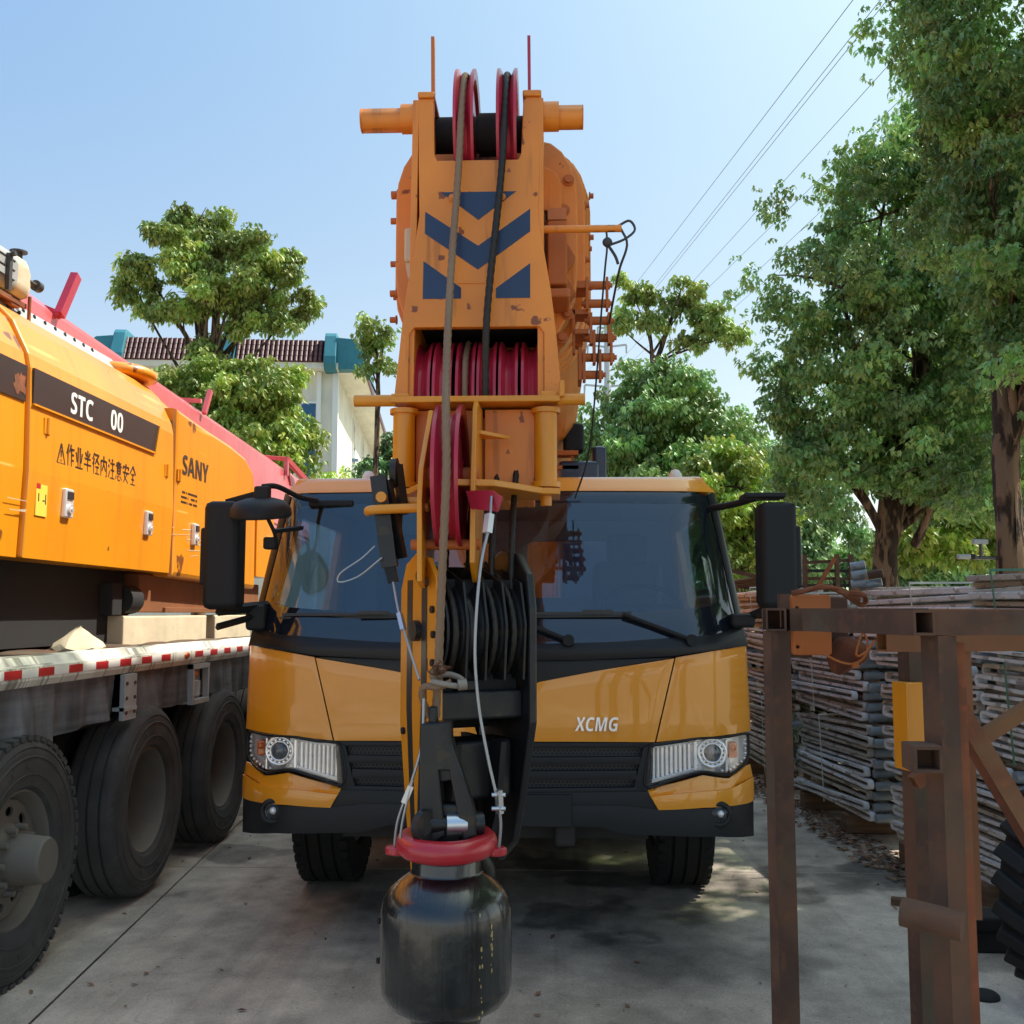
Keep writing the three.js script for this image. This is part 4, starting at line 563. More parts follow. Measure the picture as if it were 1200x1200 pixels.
// ---------------------------------------------------------------- the worn crane parked at the left
{
  const X = -2.5, C = thing('mobile_crane', 'worn yellow orange crane with a pinkish red boom, parked at the left edge', 'crane', [-3.6, 0, -7]);
  const P = (n, g, m, l) => part(C, n, g, m, l);
  const sec = [[-2.5, 1.88], [-2.485, 2.30], [-2.5, 2.80], [-2.515, 2.87], [-2.60, 3.04], [-2.68, 3.12], [-2.80, 3.18], [-3.25, 3.20], [-3.25, 1.88]];
  P('rear_hood', ext([[-2.52, 1.88], [-2.505, 2.30], [-2.515, 2.80], [-2.53, 2.87], [-2.62, 3.04], [-2.70, 3.11], [-2.80, 3.17], [-3.25, 3.18], [-3.25, 1.88]], -4.775, -3.0, 0.012), M.worn, 'rusty rear corner of the hood');
  P('hood_panel', ext(sec, -6.685, -4.785, 0.012), M.worn);
  P('hood_panel', extX([[-6.725, 1.86], [-6.725, 2.99], [-7.3, 2.955], [-7.9, 2.93], [-8.3, 2.89], [-8.52, 2.80], [-8.62, 2.62], [-8.64, 1.82]], -3.25, X + 0.004, 0.03), M.worn);
  P('hood_panel', ext([[-2.51, 2.84], [-2.60, 3.02], [-2.68, 3.10], [-2.80, 3.15], [-3.25, 3.16], [-3.25, 2.8]], -8.3, -6.725, 0.01).applyMatrix4(new THREE.Matrix4().set(1, 0, 0, 0, 0, 1, 0.13, 0.13 * 6.725, 0, 0, 1, 0, 0, 0, 0, 1)), M.worn);
  P('panel_gap', box(-3.2, -2.53, 1.9, 2.9, -6.74, -6.66), M.dark);
  P('hood_panel', ext([[-2.52, 1.93], [-2.52, 2.6], [-3.2, 2.6], [-3.2, 1.93]], -9.3, -8.75, 0.01), M.worn);
  // black band with the model name
  P('name_band', extX([[-3.0, 2.625], [-3.0, 2.80], [-4.76, 2.80], [-4.76, 2.625]], -2.52, -2.503), M.bandBlack);
  const band = P('name_band', extX([[-4.80, 2.625], [-4.80, 2.80], [-6.385, 2.805], [-6.33, 2.628]], -2.51, -2.488), M.bandBlack);
  part(band, 'band_trim', [extX([[-6.33, 2.628], [-6.385, 2.805], [-6.40, 2.805], [-6.345, 2.62]], -2.51, -2.480), extX([[-4.80, 2.617], [-4.80, 2.626], [-6.345, 2.628], [-6.345, 2.617]], -2.51, -2.481)], M.worn);
  const patches = []; for (const [z, y, r] of [[-4.70, 2.70, 0.07]]) { const s = []; for (let i = 0; i < 24; i++) { const a = i / 24 * 2 * Math.PI, q = r * rr(0.45, 1.0); s.push([Math.max(-4.762, z + q * Math.cos(a)), y + 0.95 * q * Math.sin(a)]); } patches.push(extX(s, -2.504, -2.5015)); }
  P('rust_patch', patches, M.rustBright);
  const side = (g, z, y, x = X) => g.rotateY(Math.PI / 2).translate(x, y, z);
  P('model_lettering', side(letters('STC', 0.112, 1.02), -5.175, 2.655, -2.487), M.whitePaint);
  P('model_lettering', side(letters('00', 0.112, 1.02), -5.665, 2.660, -2.487), M.whitePaint);
  P('maker_lettering', side(letters('SANY', 0.135, 1.12, 0.002), -6.84, 2.56, X + 0.0055), M.bandBlack);
  // the warning sentence, stroke by stroke on a 10 x 10 grid
  const G = { w: ['5,9,0,0', '5,9,10,0', '0,0,10,0', '5,6,5,3', '5,2,5,1'],
    zuo: ['3,10,0.5,5.5', '2,8,2,0', '6,10,4,6.5', '5,8,10,8', '6.5,8,6.5,0', '6.5,5.5,9.5,5.5', '6.5,3,9.5,3'],
    ye: ['3.6,10,3.6,0.5', '6.4,10,6.4,0.5', '0,0.5,10,0.5', '1,7.5,2.4,3', '9,7.5,7.6,3'],
    ban: ['2,9,3.4,7', '8,9,6.6,7', '1,6,9,6', '0,3.2,10,3.2', '5,10,5,0'],
    jing: ['3,10,0.5,7', '3,7.4,0.5,4.5', '2,6,2,0', '4,9.4,9,9.4', '9,9.4,4,5', '5.4,7.4,9.8,5', '4.4,3.6,9.4,3.6', '6.8,3.6,6.8,0.3', '3.8,0.3,10,0.3'],
    nei: ['1,7.6,9,7.6', '1,7.6,1,0', '9,7.6,9,0', '9,0,7.6,0.6', '5,10,5,6.6', '5,6.6,2.4,2.6', '5,6,7.8,2.8'],
    zhu: ['1,9.6,2.4,8.4', '0.4,6.8,1.8,5.6', '0.4,0.4,2.4,3.8', '6,10,7,8.8', '3.6,7.8,9.8,7.8', '4,4.4,9.4,4.4', '3.2,0.4,10,0.4', '6.7,7.8,6.7,0.4'],
    yi: ['5,10,5,9.2', '1.6,9,8.4,9', '3.4,8.8,3.8,7.8', '6.6,8.8,6.2,7.8', '0.6,7.6,9.4,7.6', '2.6,6.6,7.4,6.6', '2.6,6.6,2.6,3.8', '7.4,6.6,7.4,3.8', '2.6,5.2,7.4,5.2', '2.6,3.8,7.4,3.8', '1,2.6,0.4,0.6', '3,2.8,3.6,0.4', '3.6,0.4,7,0.4', '5,3,5.8,1.8', '7.8,2.6,9.4,0.8'],
    an: ['5,10,5,8.8', '0.8,8.4,9.4,8.4', '0.8,8.4,0.6,7', '9.4,8.4,8.8,7', '4.4,7.6,2.4,3.4', '2.4,3.4,8.6,0.2', '7.2,5.4,1,0.2', '0.2,5.4,10,5.4'],
    quan: ['5,10,0.2,5.8', '5,10,9.8,5.8', '2.6,5.6,7.4,5.6', '2.6,3,7.4,3', '1,0.3,9,0.3', '5,5.6,5,0.3'] };
  const strokes = []; let zc0 = -5.06;
  for (const k of ['w', 'zuo', 'ye', 'ban', 'jing', 'nei', 'zhu', 'yi', 'an', 'quan']) {
    for (const s of G[k]) { const [a, b, c, d] = s.split(',').map(Number), u = 0.0088, v = 0.0115, y0 = 2.375; strokes.push(bar([-2.489, y0 + b * v, zc0 - a * u], [-2.489, y0 + d * v, zc0 - c * u], 0.0035, 0.0105)); }
    zc0 -= 0.1005;
  }
  const scr = []; seed = 515; for (let i = 0; i < 46; i++) { const z = rr(-8.3, -4.85), y = 2.10 - (z + 6.6) * -0.02 + rr(-0.10, 0.10) + (z < -6.7 ? 0.03 : 0), l = rr(0.04, 0.4), t = rr(0.0015, 0.006), xx = z < -6.72 ? X + 0.0045 : -2.489 + (y < 2.3 ? (2.3 - y) * -0.036 : 0); scr.push(bar([xx, y, z], [xx, y - l * rr(0.0, 0.12), z + l], 0.0025, t)); }
  P('paint_scratch', scr, M.cream).userData.kind = 'stuff';
  for (const z of [-4.95, -6.55, -6.78, -8.4]) P('hinge', [cyl([-2.485, 2.50, z], [-2.485, 2.58, z], 0.011, 8), box(-2.497, -2.487, 2.50, 2.58, z - 0.03, z + 0.03)], M.worn);
  P('warning_lettering', strokes, M.bandBlack);
  const rows = []; for (let r = 0; r < 3; r++) for (let i = 0; i < 20; i++) if (i !== 7 && rnd() > 0.12) rows.push(box(X + 0.004, X + 0.0062, 2.43 - r * 0.034, 2.445 - r * 0.034, -6.84 - i * 0.016, -6.85 - i * 0.016));
  P('small_print', rows, M.bandBlack);
  for (const [z, y] of [[-5.18, 2.18], [-6.25, 2.17], [-7.10, 2.165]]) {
    const h = P('latch', [box(-2.50, -2.468, y - 0.075, y + 0.075, z - 0.045, z + 0.045, 0.008)], M.satin);
    part(h, 'handle', [box(-2.47, -2.460, y + 0.02, y + 0.06, z - 0.03, z + 0.03, 0.003)], M.bandBlack);
    part(h, 'lock', [cyl([-2.47, y - 0.03, z], [-2.456, y - 0.03, z], 0.024, 16), cyl([-2.456, y - 0.03, z], [-2.452, y - 0.03, z], 0.010, 10)], M.chrome);
  }
  P('sticker', box(-2.492, -2.4865, 2.09, 2.245, -4.975, -4.865), M.sticker);
  P('sticker', [box(-2.489, -2.4855, 2.222, 2.247, -4.905, -4.866)], M.redTape);
  P('sticker_print', [box(-2.489, -2.4858, 2.16, 2.20, -4.895, -4.885), box(-2.489, -2.4858, 2.15, 2.20, -4.965, -4.955), box(-2.489, -2.4858, 2.163, 2.17, -4.95, -4.93)], M.bandBlack);
  // top: slotted heat shield, exhaust silencer, air intake cap
  const hs = P('heat_shield', ext([[-2.78, 3.175], [-2.86, 3.27], [-3.25, 3.28], [-3.25, 3.17]], -6.5, -3.0), M.greyPaint);
  const slots = []; for (let i = 0; i < 18; i++) { slots.push(bar([-2.826, 3.232, -4.1 - i * 0.12], [-2.842, 3.252, -4.1 - i * 0.12 - 0.03], 0.014, 0.014)); if (i < 10) slots.push(bar([-2.790, 3.190, -4.15 - i * 0.115], [-2.80, 3.202, -4.15 - i * 0.115 - 0.03], 0.016, 0.016)); }
  part(hs, 'slot', slots, M.dark);
  const ex = P('exhaust_silencer', [box(-3.02, -2.72, 3.24, 3.47, -5.10, -4.0, 0.07)], M.greyPaint);
  part(ex, 'end_cap', box(-3.025, -2.715, 3.235, 3.475, -5.22, -4.98, 0.08), M.cream);
  part(ex, 'strap', [-4.93].map((z) => [box(-2.722, -2.700, 3.23, 3.42, z - 0.014, z + 0.014), cyl([-2.70, 3.42, z], [-2.68, 3.42, z], 0.014, 10)]), M.wire);
  part(ex, 'rib', Array.from({ length: 3 }, (_, i) => box(-2.722, -2.716, 3.30 + i * 0.05, 3.306 + i * 0.05, -5.0, -4.0)), M.dark);
  part(ex, 'bracket', [box(-2.98, -2.76, 3.20, 3.25, -5.14, -5.06), box(-2.98, -2.76, 3.2, 3.25, -4.82, -4.76), box(-2.775, -2.755, 3.215, 3.24, -5.2, -4.0), cyl([-2.74, 3.15, -5.2], [-2.74, 3.28, -5.2], 0.010, 8)], M.rustBright);
  part(ex, 'rain_cap', [cyl([-2.78, 3.46, -5.14], [-2.78, 3.50, -5.14], 0.02, 12), cyl([-2.78, 3.50, -5.14], [-2.78, 3.508, -5.14], 0.045, 14)], M.wire); part(ex, 'work_lamp', [cyl([-2.74, 3.36, -5.18], [-2.74, 3.36, -5.26], 0.012, 8), cyl([-2.74, 3.36, -5.25], [-2.74, 3.36, -5.29], 0.03, 14)], M.wire);
  P('intake_cap', at3(lathe([[0.001, 0.05], [0.20, 0.045], [0.25, 0.02], [0.25, -0.03], [0.20, -0.05], [0.001, -0.05]], 32), [-2.86, 3.19, -6.6]), M.worn);
  // boom
  const slope = (q) => [q].flat().map((g) => g.applyMatrix4(new THREE.Matrix4().set(1, 0, 0, 0, 0, 1, 0.038, 0.085 + 0.038 * 7, 0, 0, 1, 0, 0, 0, 0, 1)));
  P('boom', slope(ext([[-3.3, 2.75], [-3.3, 3.50], [-3.38, 3.58], [-4.1, 3.58], [-4.18, 3.50], [-4.18, 2.75], [-3.9, 2.55], [-3.55, 2.55]], -13.9, -2.5, 0.01)), M.pink);
  P('boom_rib', slope([box(-3.30, -3.285, 2.80, 3.0, -13.9, -9.0), box(-3.30, -3.27, 2.75, 3.1, -9.9, -9.8), box(-3.30, -3.26, 2.8, 3.2, -9.4, -9.34)]), M.pink);
  P('boom_clamp', [bar([-3.27, 3.60, -6.6], [-3.24, 3.92, -6.75], 0.05, 0.07), bar([-3.27, 3.60, -6.6], [-3.7, 3.78, -6.6], 0.05, 0.05)], M.redPaint);
  P('boom_clamp', [bar([-3.27, 3.50, -9.5], [-3.25, 3.74, -9.6], 0.04, 0.05), bar([-3.3, 3.62, -9.5], [-3.75, 3.64, -9.45], 0.04, 0.05)], M.pink);
  P('jib_bracket', [bar([-3.28, 3.32, -12.6], [-3.28, 3.55, -12.6], 0.05, 0.05), bar([-3.28, 3.53, -12.6], [-4.2, 3.58, -12.4], 0.05, 0.06), bar([-3.28, 3.53, -12.6], [-3.12, 3.20, -13.8], 0.06, 0.06), bar([-3.28, 3.53, -12.6], [-3.30, 3.24, -12.9], 0.03, 0.03)], M.pink);
  P('luffing_cylinder', [cyl([-3.5, 1.7, -8.2], [-3.5, 2.6, -11.5], 0.14, 20), box(-4.0, -3.0, 1.8, 2.55, -10.2, -9.4, 0.03)], M.redPaint);
  // below the hood
  P('turntable', [box(-4.4, -2.7, 1.44, 1.90, -6.45, -3.0), cyl([-3.6, 1.42, -5.4], [-3.6, 1.6, -5.4], 0.8, 32)], M.dark);
  P('turntable_frame', [box(-4.2, -2.62, 1.62, 1.87, -9.2, -6.5, 0.01), box(-4.2, -2.60, 1.62, 1.655, -9.2, -6.9, 0.004)], M.oldOrange);
  P('hydraulic_motor', [cyl([-2.66, 1.70, -6.28], [-2.66, 1.70, -6.46], 0.09, 16), box(-2.72, -2.62, 1.60, 1.80, -6.24, -6.1, 0.01)], M.dark);
  // carrier deck
  P('deck', [box(-4.85, -2.41, 1.30, 1.41, -9.4, -3.0)], M.chassis);
  for (const [a, b] of [[-3.0, -6.42], [-6.43, -9.4]]) P('deck_edge', ext([[-2.42, 1.425], [-2.38, 1.42], [-2.355, 1.385], [-2.345, 1.375], [-2.345, 1.315], [-2.36, 1.285], [-2.42, 1.285]], b, a), M.white);
  for (let i = 0; i < 17; i++) { const z = -3.48 - i * 0.3; if (i !== 10) P('reflector', box(-2.346, -2.3425, 1.328, 1.366, z - 0.15, z), M.redTape); if (i !== 9 && i !== 10) P('reflector', box(-2.346, -2.3428, 1.328, 1.366, z - 0.3, z - 0.151), M.whitePaint); }
  P('marker_light', [at3(new THREE.SphereGeometry(0.045, 14, 8).scale(0.35, 0.5, 1), [-2.343, 1.345, -6.62])], M.amber);
  P('dust', [0, 1, 2, 3, 4, 5, 6].map((i) => at3(new THREE.SphereGeometry(0.16, 10, 6).scale(1, 0.12, rr(1.2, 2.4)), [-2.56 - rr(0, 0.2), 1.412, -5.2 - i * 0.5])), M.rust);
  // rubber skirt
  const fl = []; for (const [a, b] of [[-3.0, -5.62], [-5.80, -6.72], [-7.05, -9.3]]) {
    const g = new THREE.PlaneGeometry(Math.abs(b - a), 0.25, Math.round(Math.abs(b - a) / 0.04), 6); g.rotateY(Math.PI / 2); g.translate(-2.385, 1.165, (a + b) / 2);
    const p = g.attributes.position; for (let i = 0; i < p.count; i++) { const y = p.getY(i), z = p.getZ(i), t = (1.29 - y) / 0.25; p.setX(i, p.getX(i) + t * (0.035 * Math.sin(z * 9) + 0.02 * Math.sin(z * 23 + 1))); p.setY(i, y + t * (0.015 * Math.sin(z * 4.2) - 0.03 * (z > -5.2 ? sm(-5.4, -4.6, z) : 0))); }
    g.computeVertexNormals(); const h = g.clone().translate(-0.008, 0, 0); fl.push(P('mudflap', [g, h], M.flap));
  }
  P('mudflap_bracket', [box(-2.36, -2.335, 1.03, 1.28, -5.80, -5.63), box(-2.40, -2.33, 1.08, 1.10, -5.80, -5.63)], M.greyPaint);
  P('mudflap_bracket', [...[1.07, 1.15, 1.23].map((y) => [-5.66, -5.77].map((z) => cyl([-2.34, y, z], [-2.328, y, z], 0.011, 6)))], M.rust);
  const sl = P('side_lamp', [box(-2.37, -2.33, 1.25, 1.28, -7.04, -6.72), box(-2.37, -2.33, 1.02, 1.05, -7.04, -6.74), box(-2.37, -2.335, 1.02, 1.28, -6.76, -6.72), box(-2.37, -2.335, 1.02, 1.28, -7.05, -7.02), box(-2.44, -2.40, 1.02, 1.28, -7.05, -6.72)], M.greyPaint);
  part(sl, 'lens', box(-2.40, -2.37, 1.06, 1.17, -6.98, -6.82, 0.01), M.chrome);
  part(sl, 'bulb', ball([-2.385, 1.21, -6.88], 0.03, 10), M.amber);
  P('underbody', [box(-4.3, -2.95, 0.55, 1.30, -9.4, -3.0), box(-4.8, -2.5, 1.0, 1.28, -9.4, -3.0)], M.dark);
  // wheels: the nearest has a convex disc with a hub, the others are dished
  const wheel = (z, dished) => {
    const R = 0.535, W = 0.30, x0 = -2.47, tg = tyreGeo(R, W, 0.295, dished ? 0 : 52).map((g) => at3(g, [x0, R, z]));
    const w = P('wheel', tg, M.rubber, dished ? 'wheel with a deep dished rim' : 'front wheel with a protruding hub');
    const rimP = dished ? [[0.30, 0.09], [0.302, 0.115], [0.292, 0.118], [0.280, 0.10], [0.262, 0.02], [0.252, -0.10], [0.20, -0.115], [0.001, -0.12]] : [[0.30, 0.09], [0.302, 0.115], [0.292, 0.118], [0.278, 0.10], [0.262, 0.05], [0.255, 0.035]];
    const rim = part(w, 'rim', [at3(creased(latheX(rimP, 48), 40), [x0, R, z])], M.rim);
    if (!dished) {
      const holes = []; for (let i = 0; i < 10; i++) { const a = i * Math.PI / 5 + 0.2, s = []; for (let k = 0; k < 12; k++) { const t = k / 12 * 2 * Math.PI, rx = 0.205 + 0.022 * Math.cos(t), ty = 0.034 * Math.sin(t); s.push([rx * Math.cos(a) - ty * Math.sin(a), rx * Math.sin(a) + ty * Math.cos(a)]); } holes.push(s); }
      const outl = Array.from({ length: 48 }, (_, i) => [0.257 * Math.cos(i / 48 * 2 * Math.PI), 0.257 * Math.sin(i / 48 * 2 * Math.PI)]);
      const disc = at3(ext(outl, -0.006, 0.006, 0, holes).rotateY(Math.PI / 2), [x0 + 0.055, R, z]);
      part(w, 'disc', [disc, at3(creased(latheX([[0.16, 0.055], [0.150, 0.085], [0.135, 0.098], [0.10, 0.10]], 36), 40), [x0, R, z])], M.rim);
      part(w, 'hub', [at3(creased(latheX([[0.115, 0.09], [0.112, 0.13], [0.100, 0.245], [0.092, 0.258], [0.001, 0.258]], 36), 30), [x0, R, z])], M.rim);
      for (let i = 0; i < 10; i++) { const a = i * Math.PI / 5, y = R + 0.14 * Math.sin(a), q = z + 0.14 * Math.cos(a); part(w, 'nut', cyl([x0 + 0.09, y, q], [x0 + 0.135, y, q], 0.019, 6, 0.014), M.rim); }
      part(w, 'dark_backing', cyl([x0 - 0.02, R, z], [x0 + 0.0, R, z], 0.25, 28), M.dark);
    } else { part(w, 'hub', at3(creased(latheX([[0.13, -0.115], [0.12, -0.03], [0.05, -0.01], [0.001, -0.01]], 28), 30), [x0, R, z]), M.dark); part(w, 'inner_tyre', tyreGeo(R, W, 0.295, 0).map((g) => at3(g, [x0 - 0.36, R, z])), M.rubberDark); }
  };
  wheel(-4.58, false); wheel(-6.05, true); wheel(-7.45, true); wheel(-9.9, true);
}
// what lies on that crane's deck
{
  const g = new THREE.IcosahedronGeometry(0.12, 2), p = g.attributes.position;
  for (let i = 0; i < p.count; i++) { const x = p.getX(i), y = p.getY(i), z = p.getZ(i); const t = Math.max(0, y / 0.12); p.setXYZ(i, x * (1.1 - 0.8 * t) + 0.02 * Math.sin(40 * z), Math.max(-0.02, y * 1.0), z * (1.7 - 1.2 * t) + 0.02 * Math.sin(35 * x)); }
  solo('stone_chunk', 'pale pointed lump of stone on the deck of the left crane', 'stone', [-2.55, 1.41, -5.52], creased(g, 25).translate(-2.55, 1.435, -5.52), M.cream);
  solo('concrete_block', 'long pale cream block on the deck edge under the left crane', 'block', [-2.62, 1.41, -7.2], [extX([[-6.22, 1.41], [-6.22, 1.60], [-7.75, 1.60], [-7.75, 1.41]], -2.95, -2.60, 0.012)], M.cream);
  solo('concrete_block', 'short pale block beyond the mirror on the left deck', 'block', [-2.62, 1.41, -8.3], [box(-2.95, -2.60, 1.41, 1.60, -8.9, -7.95, 0.012)], M.cream);
}

// ---------------------------------------------------------------- ground
const ground = solo('ground', 'bare ground of the yard reaching to the horizon', 'ground', [0, 0, 0], new THREE.PlaneGeometry(700, 700).rotateX(-Math.PI / 2).translate(0, -0.035, -200), M.soil);
ground.userData.kind = 'structure'; delete ground.userData.category;
{
  const L = (z) => -2.42 + (z + 8.2) * 0.088;       // the joint at the left runs slightly aslant
  for (let i = 0; i < 11; i++) {
    const z1 = 8.3 - i * 5, z0 = z1 - 4.988;
    for (const [a, b] of [[[L(z1) + 0.006, L(z0) + 0.006], 2.9], [[-7.2, -7.2], null]]) {
      const pts = b !== null ? [[a[0], z1], [b, z1], [b, z0], [a[1], z0]] : [[-7.2, z1], [L(z1) - 0.006, z1], [L(z0) - 0.006, z0], [-7.2, z0]];
      part(ground, 'concrete_slab', extY(pts, -0.03, 0, 0.003), M.concrete);
    }
    part(ground, 'concrete_slab', extY([[2.912, z1], [7.8, z1], [7.8, z0], [2.912, z0]], -0.03, 0, 0.003), M.concrete);
    part(ground, 'concrete_slab', extY([[-12.5, z1], [-7.212, z1], [-7.212, z0], [-12.5, z0]], -0.03, 0, 0.003), M.concrete);
  }
}

// ---------------------------------------------------------------- rusty frames at the right
{
  const F = thing('steel_trestle', 'brown rusty square tube trestle with slim posts beside the right mirror', 'steel frame', [0.7, 0, -2.45]);
  const P = (n, g, m, l) => part(F, n, g, m, l), a = -12 * RAD, ux = Math.cos(a), uz = Math.sin(a);
  const x0 = 0.520, z0 = -2.40, at = (d, y, off = 0) => [x0 + ux * d - uz * off * -1, y, z0 + uz * d + ux * off];
  P('post', sqTube(at(0, 0), at(0, 1.578), 0.046, 0.046, 0.004, 12 * RAD), M.rust);
  P('corner_tube', [sqTube(at(0, 1.604, 0.028), at(0, 1.604, -0.30), 0.046, 0.052, 0.005), box(-0.02, 0.02, 1.58, 1.63, -0.06, -0.05).translate(...at(0, 0))], M.rust);
  P('beam', sqTube(at(0.024, 1.604), at(0.37, 1.604), 0.046, 0.052, 0.004), M.rust);
  P('rear_beam', sqTube(at(0.024, 1.604, -0.30), at(0.9, 1.604, -0.30), 0.046, 0.052, 0.004), M.oldOrange);
  P('post', sqTube(at(0.340, 0), at(0.340, 1.578), 0.05, 0.05, 0.004, 12 * RAD), M.rust);
  P('gusset', extX([[-0.02, 1.58], [0.02, 1.58], [0.02, 1.45]], -0.003, 0.003).rotateY(Math.PI / 2 - 0.2).translate(...at(0.36, 0)), M.oldOrange);
  P('post_sleeve', box(-0.034, 0.014, 1.26, 1.46, -0.03, 0.034, 0.003).rotateY(0.21).translate(...at(0.332, 0, 0.012)), M.brightOrange, 'orange sleeve on the rear post');
  P('edge_strip', box(0.022, 0.031, 0, 1.56, -0.02, 0.028).rotateY(0.21).translate(...at(0.341, 0, 0.0)), M.brightOrange);
  P('foot_socket', [box(-0.035, 0.035, 0.0, 0.66, -0.035, 0.04, 0.003).rotateY(0.21).translate(...at(0.336, 0, 0.012))], M.oldOrange);
}
{
  const F = thing('steel_trestle', 'heavy dark rusty trestle with diagonal braces at the right edge', 'steel frame', [0.7, 0, -1.95]);
  const P = (n, g, m, l) => part(F, n, g, m, l), a = -10 * RAD, ux = Math.cos(a), uz = Math.sin(a);
  const x0 = 0.700, z0 = -1.92, at = (d, y, off = 0) => [x0 + ux * d + uz * -off, y, z0 + uz * d + ux * off];
  P('post', sqTube(at(0.010, 0), at(0.010, 1.578), 0.042, 0.044, 0.005, 22 * RAD), M.rust);
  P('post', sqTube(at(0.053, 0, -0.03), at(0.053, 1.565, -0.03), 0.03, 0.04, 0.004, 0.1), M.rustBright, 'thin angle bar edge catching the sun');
  P('corner_tube', sqTube(at(-0.033, 1.602, 0.03), at(-0.033, 1.602, -0.45), 0.042, 0.046, 0.005), M.rust);
  P('beam', sqTube(at(-0.010, 1.602), at(1.1, 1.602), 0.045, 0.046, 0.004), M.rust);
  P('rear_beam', [sqTube(at(0.03, 1.56, -0.25), at(1.3, 1.56, -0.25), 0.045, 0.04, 0.004), sqTube(at(0.205, 1.0, -0.25), at(0.205, 1.545, -0.25), 0.03, 0.03, 0.003)], M.oldOrange);
  P('stub', [sqTube([0.660, 1.364, -1.855], [0.664, 1.364, -1.93], 0.050, 0.046, 0.006), box(0.64, 0.70, 1.342, 1.386, -1.925, -1.90)], M.rust);
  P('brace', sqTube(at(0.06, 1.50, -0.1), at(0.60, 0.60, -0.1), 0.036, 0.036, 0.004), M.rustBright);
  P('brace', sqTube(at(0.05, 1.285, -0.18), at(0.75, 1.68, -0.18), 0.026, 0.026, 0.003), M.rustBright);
  P('brace', sqTube(at(0.7, 0, 0), at(0.7, 1.578, 0), 0.058, 0.058, 0.005), M.rust);
  P('pin', cyl([0.606, 1.106, -1.86], [0.690, 1.096, -1.81], 0.0245, 28), M.rust);
}
{
  const B = thing('steel_bracket', 'orange rusted steel bracket wrapped in rope, hanging behind the slim frame beam', 'bracket', [0.66, 1.5, -2.62]);
  const P = (n, g, m, l) => part(B, n, g, m, l);
  P('plate', ext(rrect(0.605, 0.70, 1.515, 1.665, 0.008), -2.63, -2.60, 0.003, [rrect(0.612, 0.620, 1.531, 1.539, 0.0035), rrect(0.612, 0.620, 1.627, 1.635, 0.0035)]), M.rustOrange);
  P('plate', [box(0.70, 0.76, 1.52, 1.66, -2.82, -2.66, 0.006), box(0.62, 0.70, 1.50, 1.67, -2.84, -2.80)], M.rust);
  P('bolt', [ball([0.615, 1.535, -2.61], 0.006, 8), ball([0.615, 1.632, -2.61], 0.006, 8)], M.dark);
  P('tow_rope', [rope([[0.60, 1.668, -2.58], [0.625, 1.672, -2.57], [0.66, 1.682, -2.57], [0.70, 1.680, -2.58], [0.74, 1.67, -2.6], [0.775, 1.655, -2.62]], 0.0075, 3, 0.05), rope([[0.70, 1.685, -2.60], [0.735, 1.66, -2.57], [0.765, 1.64, -2.58], [0.78, 1.64, -2.6]], 0.0075, 3, 0.05), rope([[0.735, 1.67, -2.56], [0.77, 1.66, -2.55], [0.775, 1.645, -2.57]], 0.007, 3, 0.05)], M.fibre);
  P('sackcloth', at3(creased((() => { const g = new THREE.IcosahedronGeometry(0.05, 3), p = g.attributes.position; for (let i = 0; i < p.count; i++) { const k = 1 + 0.25 * Math.sin(60 * p.getX(i)) * Math.sin(50 * p.getY(i) + 1); p.setXYZ(i, p.getX(i) * k, p.getY(i) * k * 0.9, p.getZ(i) * k); } return g; })(), 30), [0.745, 1.515, -2.64]), M.fibre);
  P('wire', [tube([[0.672, 1.52, -2.58], [0.71, 1.50, -2.57], [0.74, 1.496, -2.56], [0.768, 1.515, -2.56], [0.775, 1.55, -2.56], [0.765, 1.57, -2.56], [0.745, 1.515, -2.55], [0.765, 1.523, -2.55], [0.79, 1.553, -2.55]], 0.003, 6), bar([0.735, 1.492, -2.555], [0.75, 1.494, -2.555], 0.012, 0.012)], M.rustOrange);
}
{
  const Ty = thing('loader_tyre', 'big chunky black tyre standing at the right edge of the yard', 'tyre', [2.27, 0.0, -4.70]);
  Ty.rotation.y = -48 * RAD; Ty.scale.setScalar(0.74);
  const b = Ty.position, P = (n, g, m) => part(Ty, n, [g].flat(9).map((q) => q.translate(b.x, b.y, b.z)), m);
  P('carcass', at3(creased(latheX([[0.27, -0.18], [0.45, -0.21], [0.52, -0.19], [0.53, 0], [0.52, 0.19], [0.45, 0.21], [0.27, 0.18], [0.27, -0.18]], 48), 40), [0, 0.57, 0]), M.rubberDark);
  const lug = []; for (let i = 0; i < 22; i++) for (const s of [-1, 1]) { const g = new RoundedBoxGeometry(0.20, 0.09, 0.085, 1, 0.014); g.rotateY(s * 0.5); g.translate(s * 0.115, 0.535, 0); g.rotateX(i / 22 * 2 * Math.PI + (s > 0 ? Math.PI / 22 : 0)); lug.push(at3(g, [0, 0.57, 0])); }
  P('tread', lug, M.rubberDark);
  P('rim', cyl([-0.1, 0.57, 0], [0.1, 0.57, 0], 0.28, 28), M.rim);
}
solo('rubber_disc', 'flat black rubber disc lying on the concrete near the tyre', 'disc', [1.83, 0, -4.6], at3(lathe([[0.001, 0.022], [0.05, 0.022], [0.062, 0.012], [0.064, 0.0], [0.001, 0.0]], 24), [1.83, 0.001, -4.6]), M.rubberDark);
solo('rubber_block', 'low black rubber block on the ground behind the heavy frame', 'block', [2.0, 0, -5.25], [box(1.86, 2.2, 0.10, 0.17, -5.35, -5.15, 0.02), box(1.88, 2.2, 0, 0.10, -5.33, -5.17, 0.01), box(1.82, 1.9, 0, 0.06, -5.3, -5.1, 0.02)], M.rubberDark);
